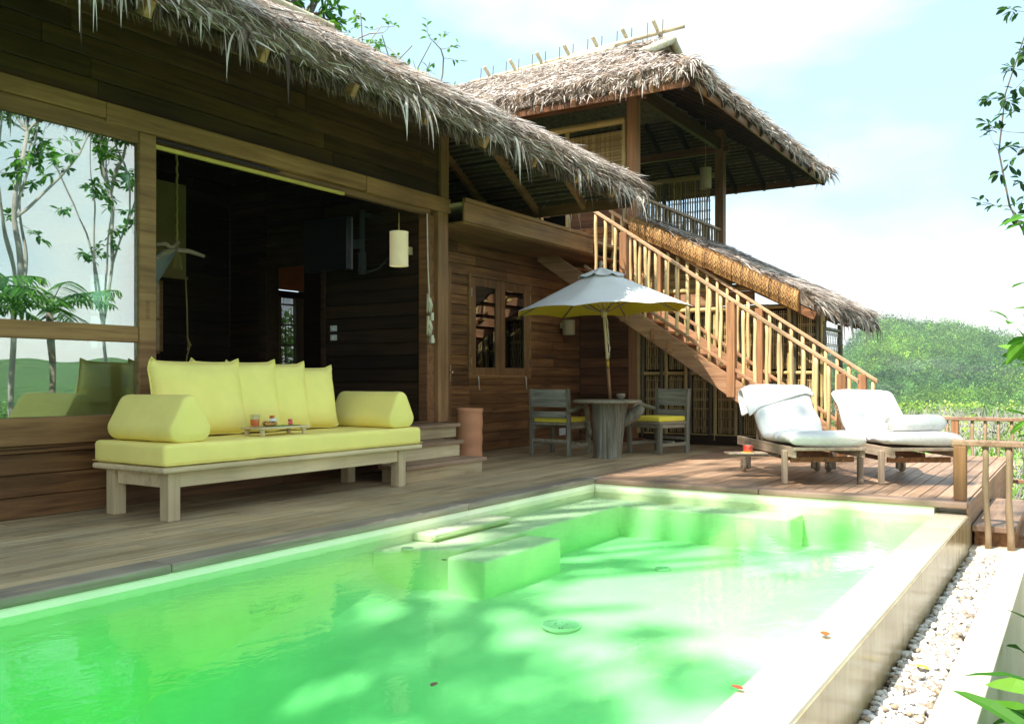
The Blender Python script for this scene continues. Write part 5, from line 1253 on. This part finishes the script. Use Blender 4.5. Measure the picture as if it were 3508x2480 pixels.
        fs = [(i * (mm + 1) + j, (i + 1) * (mm + 1) + j, (i + 1) * (mm + 1) + j + 1, i * (mm + 1) + j + 1) for i in range(nn) for j in range(mm)]
        mb = MB(); mb.add(vs, fs); o = mb.build('draped_towel', M['towel'], cv, smooth=True, sub=1)
        so = o.modifiers.new('thick', 'SOLIDIFY'); so.thickness = .014
    q.location = loc; q.rotation_euler = (0, 0, ARZ)
    return t
# foot-right corner = foot-left corner + width
wv = Vector((math.sin(ARZ), -math.cos(ARZ), 0))
l1 = Vector((8.56, 2.29, 0)) + wv * LW; l2 = Vector((9.02, 1.5, 0)) + wv * LW
make_lounger(l1, 'teak lounger nearer the umbrella, with a pull-out side table holding a red candle', 'white towelled mattress with a towel thrown over its head end', 1.0, True, True)
make_lounger(l2, 'teak lounger nearer the pool corner railing, carrying a rolled towel', 'white towelled mattress under the rolled towel', 5.0, False, False)
LMt = TR(l1, ARZ); c = LMt @ Vector((.82, LW + .2, .256)); t = thing('candle_glass', tuple(c), 'red candle glass on a yellow coaster on the lounger side table', 'candle')
mb = MB(); mb.lathe([(0, .006), (.046, .006), (.05, .068), (0, .068)], c, 24); mb.build('wax', plain('red wax', (.85, .035, .02), .4), t)
mb = MB(); mb.lathe([(.047, .002), (.053, .08), (.0545, .08), (.049, .0), (0, 0)], c, 24); mb.build('glass', M['tumbler'], t, smooth=True)
mb = MB(); mb.box(c.x - .06, c.x + .06, c.y - .05, c.y + .05, c.z - .004, c.z - .0005) ; mb.v = [(x, y, z + .002) for x, y, z in mb.v]; mb.build('coaster', M['yellow2'], t)
# rolled towel
LM2 = TR(l2, ARZ); t = thing('rolled_towel', tuple(LM2 @ Vector((.33, LW * .5, .55))), 'thick rolled white towel lying across the right lounger mattress', 'towel')
n = 30; m_ = 14; vs = []
for i in range(m_ + 1):
    y = -.04 + (LW * .86) * (1 - i / m_) + .03; e = 1 - .75 * max(0, (i / m_ - .82) / .18) ** 2
    for k in range(n):
        a = 2 * PI * k / n; r_ = .088 * e + .008 * mnoise.noise(Vector((y * 6, math.cos(a) * 1.5, math.sin(a) * 1.5)))
        vs.append(Vector((.31 + r_ * 1.12 * math.cos(a), y + .0, .578 + r_ * .95 * math.sin(a))))
mb = MB(); mb.add(vs, [(i * n + k, i * n + (k + 1) % n, (i + 1) * n + (k + 1) % n, (i + 1) * n + k) for i in range(m_) for k in range(n)] + [tuple(range(n - 1, -1, -1)), tuple(m_ * n + k for k in range(n))])
mb.xf(LM2); mb.build('roll', M['towel'], t, smooth=True)
pts = []; y0 = -.04 + LW * .86 + .034
for k in range(60): a = k * .32; r_ = .006 + .08 * k / 60; pts.append(LM2 @ Vector((.31 + r_ * 1.1 * math.cos(a), y0 + .004, .578 + r_ * .93 * math.sin(a))))
mb = MB(); mb.tube(pts, .0045, 5); mb.build('spiral_edge', M['towel'], t, smooth=True)

# ================================================================== FITTINGS INSIDE AND ON WALLS
def lamp(c, r, h, name_lab, mat, bracket=None, cord=None):
    t = thing('wall_lamp', c, name_lab, 'lamp', 'cylindrical paper lamps')
    c = Vector(c); mb = MB(); mb.lathe([(r - .004, 0), (r, 0), (r, h), (r - .004, h), (r - .004, 0)], c, 36); sh = mb.build('lamp_shade', mat, t, smooth=False)
    mb = MB()
    for k in range(36): a = 2 * PI * k / 36; [mb.blob(c + Vector(((r + .001) * math.cos(a), (r + .001) * math.sin(a), zz)), .0035, 5, 3) for zz in (.006, h - .006)]
    mb.build('stitching', mat, sh)
    mb = MB(); mb.blob(c + Vector((0, 0, h * .55)), .04, 12, 8); mb.build('bulb', plain('lamp bulb', (.8, .6, .35), .4, emit=.6), t, smooth=True)
    if bracket: mb = MB(); mb.bar(c + Vector((r * .9, 0, h * .5)) if 0 else c + Vector(bracket[0]), c + Vector(bracket[1]), .05, .09); mb.build('bracket', M['pale_z'], t, bevel=.004)
    if cord: mb = MB(); mb.tube([c + Vector((0, 0, h)), c + Vector((0, 0, h + cord))], .006, 5); mb.tube([c + Vector((0, 0, h)), c + Vector((.02, .02, h + .1))], .012, 4); mb.build('cord', M['twine'], t)
lamp((8.12, 6.72, 2.32), .108, .4, 'cream cylindrical lamp hanging beside the open villa doorway', M['paper'], ((.1, 0, .2), (.225, 0, .2)), .22)
lamp((12.62, 6.95, 1.72), .1, .23, 'small tan cylindrical lamp on the window wall under the umbrella edge', M['paper_dull'], ((0, .09, .15), (0, .145, .15)))
lamp((16.55, 6.12, 4.66), .11, .4, 'grey cylindrical lamp hanging in the tower balcony', M['paper_dull'], None, .9)
for i, (y, z, lb) in enumerate(((7.965, 1.645, 'upper white dimmer switch on the dark side wall'), (7.965, 1.53, 'lower white dimmer switch on the dark side wall'))):
    t = thing('light_switch', (8.348, y, z), lb, 'switch', 'white dimmer switches'); mb = MB(); mb.box(8.338, 8.3485, y - .055, y + .055, z - .036, z + .036); mb.build('plate', M['white'], t, bevel=.003)
    mb = MB(); mb.lathe([(0, -.03), (.016, -.028), (.018, 0)], (8.337, y, z), 16, Matrix.Rotation(PI / 2, 4, 'Y').inverted() @ Matrix.Rotation(PI, 4, 'X')); mb.build('knob', M['white'], t, smooth=True)
t = thing('television', (7.95, 7.6, 2.6), 'flat black television on a wall arm, seen from its edge', 'television')
mb = MB(); mb.box(-.03, .03, -.42, .3, -.3, .32); mb.xf(Matrix.Translation((7.9, 7.72, 2.6)) @ Matrix.Rotation(.0, 4, 'Z')); mb.build('screen', M['black'], t, bevel=.008)
mb = MB(); mb.box(7.925, 7.945, 7.275, 7.295, 2.3, 2.92); mb.build('silver_edge', M['steel'], t)
mb = MB(); mb.bar((8.34, 7.2, 2.95), (8.02, 7.2, 2.95), .05, .05); mb.box(8.0, 8.05, 7.18, 7.22, 2.25, 3.0); mb.box(7.99, 8.06, 7.17, 7.23, 2.25, 2.5); mb.box(7.95, 8.0, 7.18, 7.4, 2.55, 2.65); mb.build('wall_arm', plain('grey steel arm', (.07, .08, .085), .4, .7), t)
mb = MB(); mb.tube([(8.0, 7.25, 2.3), (8.05, 7.15, 2.27), (8.15, 7.05, 2.32), (8.25, 6.98, 2.45), (8.33, 6.92, 2.62)], .012, 6); mb.build('cable', M['black'], t, smooth=True)
t = thing('blind_cords', (8.3, 6.53, 1.7), 'pair of pale blind cords coiled on wooden cleats at the door jamb', 'cord')
mb = MB(); mb.tube([(8.29, 6.44, 2.93), (8.295, 6.43, 2.3), (8.33, 6.43, 1.85)], .008, 5); mb.build('cord', M['rope'], t)
for z in (1.88, 1.62):
    mb = MB(); mb.tube([(8.28, 6.43, z - .1), (8.285, 6.42, z + .12)], [.012, .02], 8); cl = mb.build('cleat', M['pale_z'], t, smooth=True)
    mb = MB()
    for k in range(4): mb.tube([(8.285 + .01 * k, 6.41, z + .07), (8.30 + .014 * k, 6.4, z - .01), (8.295 + .008 * k, 6.41, z - .1 - .01 * k), (8.28, 6.41, z - .0), (8.285, 6.41, z + .07)], .006, 5, False)
    mb.build('coiled_cord', M['rope'], cl, smooth=True)
    mb = MB(); mb.lathe([(0, 0), (.022, 0), (.022, .09), (0, .09)], (8.345, 6.41, z - .19), 12); mb.build('toggle', M['rope'], t)
t = thing('door_latch', (8.36, 6.43, 1.46), 'small round wooden latch on the door jamb below the cords', 'latch')
mb = MB(); mb.box(8.33, 8.43, 6.425, 6.448, 1.43, 1.49); mb.build('plate', M['pale'], t, bevel=.01, seg=2); mb = MB(); mb.lathe([(0, -.03), (.02, -.03), (.02, 0)], (8.36, 6.425, 1.46), 14, Matrix.Rotation(-PI / 2, 4, 'X').inverted()); mb.build('knob', M['pale_z'], t)
# bedroom: branch, rope, net, blind, bed
t = thing('hanging_branch', (6.28, 8.3, 2.35), 'crooked driftwood branch hung on a twisted rope inside the villa', 'branch')
mb = MB(); mb.tube([(5.8, 8.35, 2.12), (5.96, 8.3, 2.24), (6.12, 8.3, 2.36), (6.28, 8.3, 2.41), (6.42, 8.28, 2.41), (6.6, 8.25, 2.37)], [.03, .032, .034, .03, .028, .018], 8); mb.tube([(6.0, 8.3, 2.43), (6.1, 8.25, 2.45), (6.2, 8.3, 2.42), (6.3, 8.3, 2.5)], .024, 7); mb.build('wood', M['teak_x'], t, smooth=True)
mb = MB(); mb.tube([(6.28 + .006 * math.sin(k * 2), 8.3 + .006 * math.cos(k * 2), 2.42 + k * .04) for k in range(45)], .012, 6); mb.build('rope', M['twine'], t, smooth=True)
mb = MB()
for k in range(26): a = k * .9; mb.tube([(6.27, 8.28, 2.4), (6.27 + .03 * math.cos(a), 8.27 + .03 * math.sin(a), 2.32), (6.27 + .045 * math.cos(a), 8.27 + .045 * math.sin(a), 2.22 - .04 * R.random())], .004, 3, False)
mb.build('tassel', M['twine'], t)
mb = MB(); vs = []
for i in range(15):
    u = i / 14
    for j in range(9):
        w = j / 8; x = 6.26 - u * 1.0 - w * .0; z = 2.40 - w * (1.3 * u + .0) * .95 - u * .15; y = 8.27 + .1 * w * u + .03 * math.sin(u * 9 + w * 5) * w
        vs.append((6.26 - .75 * u - .1 * w * u, y, 2.42 - .3 * u - w * 1.1 * min(1, u * 1.2)))
mb.add(vs, [(i * 9 + j, (i + 1) * 9 + j, (i + 1) * 9 + j + 1, i * 9 + j + 1) for i in range(14) for j in range(8)])
tag(mb.build('mosquito_net', M['netting'], smooth=True), 'grey mosquito net gathered to the hanging branch', 'net')
t = thing('fabric_blind', (7.1, 9.6, 2.3), 'tan fabric blind half lowered over the back window', 'blind')
mb = MB(); mb.box(6.2, 7.4, 9.6, 9.605, 2.3, 3.46); mb.build('fabric', M['blind'], t); mb = MB(); mb.tube([(6.2, 9.6, 2.285), (7.42, 9.6, 2.285)], .02, 8); mb.build('hem_bar', M['blind'], t)
mb = MB(); mb.tube([(7.38, 9.58, 2.28), (7.4, 9.58, 1.9), (7.41, 9.58, 1.5), (7.44, 9.58, 1.42), (7.4, 9.58, 1.3), (7.36, 9.58, 1.05)], .009, 5); mb.tube([(7.41, 9.58, 1.52), (7.45, 9.57, 1.44), (7.4, 9.57, 1.38), (7.42, 9.58, 1.5)], .012, 5); mb.build('pull_cord', M['twine'], t)
t = thing('bed', (5.6, 8.4, .5), 'white sheeted platform bed inside the dark bedroom', 'bed')
mb = softbox(1.9, 1.9, .22, .05, 8, 8, 2, .005, 9); mb.xf(Matrix.Translation((5.3, 8.4, .92))); mb.build('mattress', M['towel'], t, smooth=True)
mb = MB(); mb.box(4.3, 6.32, 7.4, 9.4, .8, .92); mb.box(4.4, 6.2, 7.5, 9.3, .5, .8); mb.build('platform', M['pale'], t, bevel=.01)

# ================================================================== TREES AND PLANTS
def leaf(mb, p, d, ln, w, fold=.25, bend=.25):
    d = Vector(d).normalized(); side = d.cross(Vector((R.gauss(0, .4), R.gauss(0, .4), 1))).normalized(); up = side.cross(d)
    vs = []; st = ((0, .12), (.3, .85), (.62, 1), (.88, .5), (1, .02))
    for t_, ww in st:
        c = Vector(p) + d * ln * t_ + up * (-bend * ln * t_ * t_); e = side * w * .5 * ww
        vs += [c - e + up * fold * w * .5 * ww, c, c + e + up * fold * w * .5 * ww]
    mb.add(vs, [q for i in range(4) for q in ((3*i, 3*i+1, 3*i+4, 3*i+3), (3*i+1, 3*i+2, 3*i+5, 3*i+4))])
def tree(name, lab, base, top, crown, rad, nb, nsub, nl, ln, mleaf, mbark, cat='tree', group=None, r0=.16, bend=.3, leafw=.45, sub_len=.55, kind=None):
    base, top, crown, rad = Vector(base), Vector(top), Vector(crown), Vector(rad)
    t = thing(name, tuple(base), lab, cat, group); bt = MB(); lf = MB()
    pts = [base.lerp(top, k / 6) + Vector((R.gauss(0, .05), R.gauss(0, .05), 0)) * (k % 6 > 0) * (top - base).length * .2 for k in range(7)]
    bt.tube(pts, [r0 * (1 - .5 * k / 6) for k in range(7)], 9)
    def limb(p, q, r_, lvl):
        p, q = Vector(p), Vector(q); L_ = (q - p).length; k_ = 7 if lvl == 0 else 4; pp = []
        off = Vector((R.gauss(0, 1), R.gauss(0, 1), R.gauss(0, .6))) * L_ * bend * .35
        for k in range(k_ + 1): u = k / k_; pp.append(p.lerp(q, u) + off * math.sin(PI * u))
        bt.tube(pp, [r_ * (1 - .7 * k / k_) for k in range(k_ + 1)], 6 if lvl == 0 else 4, False); return pp
    for b in range(nb):
        while True:
            d_ = Vector((R.uniform(-1, 1), R.uniform(-1, 1), R.uniform(-1, 1)))
            if .5 < d_.length < 1: break
        q = crown + Vector((d_.x * rad.x, d_.y * rad.y, d_.z * rad.z))
        pp = limb(pts[R.choice((4, 5, 6))], q, r0 * .4, 0)
        for s_ in range(nsub):
            o_ = pp[R.choice((3, 4, 5, 6, 7))]; dd = Vector((R.gauss(0, 1), R.gauss(0, 1), R.gauss(.25, .7))).normalized()
            e = o_ + dd * sub_len * R.uniform(.5, 1.3); p2 = limb(o_, e, r0 * .1, 1)
            for _ in range(nl):
                u = R.uniform(.35, 1); i_ = int(u * 3.99); c = p2[i_].lerp(p2[i_ + 1], u * 4 - i_) 
                dl = (dd * .5 + Vector((R.gauss(0, .7), R.gauss(0, .7), R.gauss(-.15, .5)))).normalized()
                leaf(lf, c + dl * .03, dl, ln * R.uniform(.6, 1.2), ln * leafw * R.uniform(.8, 1.2), .3, R.uniform(0, .4))
    bt.build('trunk', mbark, t, smooth=True); lf.build('crown', mleaf, t); return t
R.seed(41)
# behind the villa roof
tree('leafy_tree', 'dense bright green tree rising behind the villa ridge', (14.0, 15.5, -2), (13.6, 15, 6.8), (12.6, 14.6, 9.3), (2.2, 1.9, 1.9), 50, 10, 16, .2, M['leaf_bright'], M['bark'], r0=.2)
tree('sparse_tree', 'thin twiggy tree with sparse leaves between the villa and tower roofs', (18.5, 15.5, -2), (18.0, 15.0, 6.5), (17.2, 14.9, 8.8), (1.9, 1.8, 1.4), 34, 7, 6, .17, M['leaf_bright'], M['bark_pale'], r0=.1, bend=.5)
for i, (x, y) in enumerate(((6.4, 12.2), (8.4, 12.0), (10.2, 12.6), (12.0, 13.5))):
    tree('bush', ('green bush seen through the bedroom back window', 'green bush seen through the bathroom screen', 'green bush behind the bathroom wall', 'green bush at the back corner of the villa')[i], (x, y, -1.5), (x, y, .6), (x, y, 1.7), (1.2, .8, 1.4), 22, 7, 12, .17, M['leaf_bright'], M['bark'], 'bush', 'bushes behind the villa', r0=.06)
R.seed(42)
# right hand edge
tree('right_tree', 'tree with fine arching twigs and clustered leaves entering from the right edge', (15.4, -.9, -4), (15.1, -.7, 2.2), (14.55, -.02, 4.9), (.85, .8, 2.5), 52, 7, 13, .15, M['leaf_dark'], M['bark'], r0=.05, bend=.3, leafw=.42)
tree('large_leaf_shrub', 'glossy large leaved shrub at the right edge beside the pool corner', (6.4, -.15, -1.7), (6.2, -.02, 1.0), (5.9, .1, 1.45), (.22, .16, .85), 15, 3, 5, .15, M['leaf_bright'], M['bark'], 'shrub', r0=.025, leafw=.34, sub_len=.16)
# low strap leaved plants at the foot of the trough
for i, (x, y, h, lb) in enumerate(((3.55, .2, 1.5, 'strap leaved plant leaning over the trough corner'), (4.2, .16, 1.7, 'broad leaved plant growing against the trough wall'), (5.0, .2, 1.5, 'upright leafy plant halfway along the trough wall'), (3.9, .1, 1.35, 'low dark leafy plant in the bed right of the trough'), (2.95, .25, 1.1, 'spiky plant at the bottom right corner of the view'))):
    t = thing('leafy_plant', (x, y, -1.75), lb, 'plant', 'plants beside the pebble trough'); mb = MB(); sm = MB()
    for k in range(20 if i != 4 else 9):
        a = R.uniform(0, 2 * PI); hh = h * R.uniform(.5, 1.0); b0 = Vector((x + R.uniform(-.08, .08), y - abs(R.uniform(0, .1)), -1.75)); p1 = b0 + Vector((math.cos(a) * .15, -abs(math.sin(a)) * .1 + .04, hh))
        sm.tube([b0, b0.lerp(p1, .5) + Vector((.01, 0, 0)), p1], .007, 5, False)
        dl = Vector((math.cos(a) * .6, math.sin(a) * .6, R.uniform(.2, 1.2))); leaf(mb, p1, dl, R.uniform(.2, .34), R.uniform(.05, .085), .35, R.uniform(.2, .9))
    sm.build('stems', M['leaf'], t); mb.build('leaves', M['leaf_bright' if i % 2 else 'leaf'], t)
mb = MB(); leaf(mb, (2.98, .37, -.62), (-.12, .02, .9), .3, .035, .5, .1); leaf(mb, (3.0, .36, -.62), (-.05, .03, .9), .26, .03, .5, .1); tag(mb.build('grass_blade', M['leaf_bright']), 'split green blade rising over the trough edge at the lower right', 'leaf')
R.seed(43)
# trees across the pool: reflected in the door glass and water
for i, (x, y, h, lb) in enumerate(((7.6, -5.2, 8.5, 'tall slender tree standing across the pool from the sliding door'), (10.5, -6.5, 9.5, 'forked tree standing beyond the pool railing'), (13.5, -8.0, 9, 'pale trunked tree lower on the slope across the pool'))):
    tree('slope_tree', lb, (x, y, -5), (x + .3, y, h - 3.2), (x + .4, y, h - 1.2), (2.0, 1.8, 1.8), 10, 9, 14, .2, M['leaf_bright'], M['bark_pale'], group='trees across the pool', r0=.085)
def palm(loc, h, n, lab):
    t = thing('palm', loc, lab, 'palm', 'palms across the pool'); b = Vector(loc); tr_ = MB(); tr_.tube([b, b + Vector((.05, 0, h))], [.07, .05], 8); tr_.build('trunk', M['bark'], t, smooth=True); mb = MB(); top = b + Vector((.05, 0, h))
    for k in range(n):
        a = 2 * PI * k / n + R.uniform(-.2, .2); d_ = Vector((math.cos(a), math.sin(a), R.uniform(.3, 1.4))).normalized(); p_ = top; dd = d_; sp = []
        for j in range(12): p_ = p_ + dd * .13; dd = (dd + Vector((0, 0, -.1))).normalized(); sp.append((p_, dd.copy()))
        mb.tube([top] + [q[0] for q in sp], .012, 4, False)
        for j, (q, e) in enumerate(sp[2:]):
            sd = e.cross(Vector((0, 0, 1))).normalized()
            for s_ in (-1, 1):
                for m_ in (0, .5): leaf(mb, q - e * .13 * m_, sd * s_ + e * .5 + Vector((0, 0, -.15)), .34 * math.sin(PI * (j + 2) / 13) + .08, .045, .3, .4)
    mb.build('fronds', M['leaf'], t)
palm((5.9, -2.9, -1.9), 4.0, 14, 'fan of palm fronds across the pool facing the sliding door'); palm((7.9, -3.6, -2.1), 4.5, 14, 'second palm a little farther along the slope'); palm((9.9, -4.2, -2.3), 4.6, 12, 'palm nearest the lower landing')
mb = MB()
for _ in range(230):
    x, y = R.uniform(1, 17), R.uniform(-13, -2.6)
    if y > -4.5 and x > 8: y -= 3
    z = ground_z(x, y) + R.uniform(-.4, 1.1) * (1.2 if y < -6 else .5); leafcloud(mb, (x, y, z), R.uniform(.5, 1.1), 90, .085)
tag(mb.build('undergrowth', M['leaf']), 'leafy green undergrowth on the slope beside the pool', kind='stuff')
R.seed(44)
# big shade tree behind the photographer's left, its boughs dapple the water
tree('shade_tree', 'very tall shade tree behind the villa end, dappling the near pool', (-13.0, 10.0, -3), (-12.5, 9.5, 17), (-10.9, 7.9, 21.5), (2.7, 1.9, 1.3), 44, 6, 11, .34, M['leaf'], M['bark'], r0=.3, sub_len=1.1)
tree('second_shade_tree', 'tall shade tree nearer the villa gable, dappling the sun deck', (-7.5, 9.5, -3), (-7.0, 9.0, 18), (-4.2, 6.8, 23.5), (3.6, 2.4, 1.5), 11, 5, 7, .34, M['leaf'], M['bark'], r0=.25, sub_len=1.1)

# ================================================================== HAZE
m, nt, out = new_mat('valley haze'); vp = nt.nodes.new('ShaderNodeVolumePrincipled'); vp.inputs['Color'].default_value = (.82, .9, 1, 1); vp.inputs['Density'].default_value = .0003; vp.inputs['Anisotropy'].default_value = .2; L(nt, vp, 0, out, 'Volume')
mb = MB(); mb.box(-40, 1400, -500, 1000, -60, 95); tag(mb.build('haze', m), 'thin blue valley haze', kind='stuff')
# ================================================================== LIGHT, SKY, CAMERA
SUNV = Vector((-.65, .2, 1.0)).normalized()
w = bpy.data.worlds.new('World'); scn.world = w; w.use_nodes = True; nt = w.node_tree; nt.nodes.clear()
out = nt.nodes.new('ShaderNodeOutputWorld'); bg = N(nt, 'Background', i_Strength=.13)
sky = nt.nodes.new('ShaderNodeTexSky'); sky.sky_type = 'NISHITA'; sky.sun_disc = False; sky.sun_elevation = math.asin(SUNV.z); sky.sun_rotation = math.atan2(SUNV.x, SUNV.y)
sky.air_density = 1.0; sky.dust_density = .6; sky.ozone_density = 1.5
tc = N(nt, 'TexCoord'); mp = N(nt, 'Mapping'); mp.inputs['Scale'].default_value = (1.3, 1.3, 3.6); mp.inputs['Location'].default_value = (.35, .1, .2); L(nt, tc, 'Generated', mp, 0)
n1 = N(nt, 'TexNoise', i_Scale=1.5, i_Detail=9, i_Roughness=.52, i_Distortion=.25); L(nt, mp, 0, n1, 'Vector')
sep = N(nt, 'SeparateXYZ'); L(nt, tc, 'Generated', sep, 0)
hz = N(nt, 'MapRange', i_1=.0, i_2=.3, i_3=.1, i_4=-.03); L(nt, sep, 2, hz, 0)
ad = N(nt, 'Math', operation='ADD'); L(nt, n1, 0, ad, 0); L(nt, hz, 0, ad, 1)
mr = N(nt, 'MapRange', i_1=.44, i_2=.68, i_3=.08, i_4=1.0); L(nt, ad, 0, mr, 0)
mx = N(nt, 'Mix', data_type='RGBA'); mx.inputs[7].default_value = (5.2, 5.1, 4.75, 1); L(nt, mr, 0, mx, 0)
m0 = N(nt, 'Mix', data_type='RGBA'); m0.inputs[0].default_value = .7; m0.inputs[7].default_value = (2.3, 3.7, 4.4, 1); L(nt, sky, 0, m0, 6); L(nt, m0, 2, mx, 6); L(nt, mx, 2, bg, 0); L(nt, bg, 0, out, 0)
sl = bpy.data.lights.new('sun', 'SUN'); sl.energy = 4.1; sl.angle = math.radians(.55); sl.color = (1, .95, .86)
so = bpy.data.objects.new('sun', sl); COL.objects.link(so); so.location = (0, 0, 20); so.rotation_euler = SUNV.to_track_quat('Z', 'Y').to_euler()
cd = bpy.data.cameras.new('camera'); cam = bpy.data.objects.new('camera', cd); COL.objects.link(cam)
cam.location = (0, 0, 1); cam.rotation_euler = (PI / 2, 0, math.radians(32.445 - 90)); cd.sensor_width = 36; cd.lens = 36 * 3080 / 3508; cd.shift_y = 61 / 3508; cd.clip_end = 12000; cd.clip_start = .05
scn.camera = cam
scn.view_settings.view_transform = 'Standard'; scn.view_settings.look = 'None'; scn.view_settings.exposure = 1.2; scn.view_settings.gamma = 1
scn.render.resolution_x, scn.render.resolution_y = 1024, 723
scn.cycles.max_bounces = 10; scn.cycles.transparent_max_bounces = 16; scn.cycles.diffuse_bounces = 4; scn.cycles.glossy_bounces = 4
scn.cycles.sample_clamp_indirect = 6
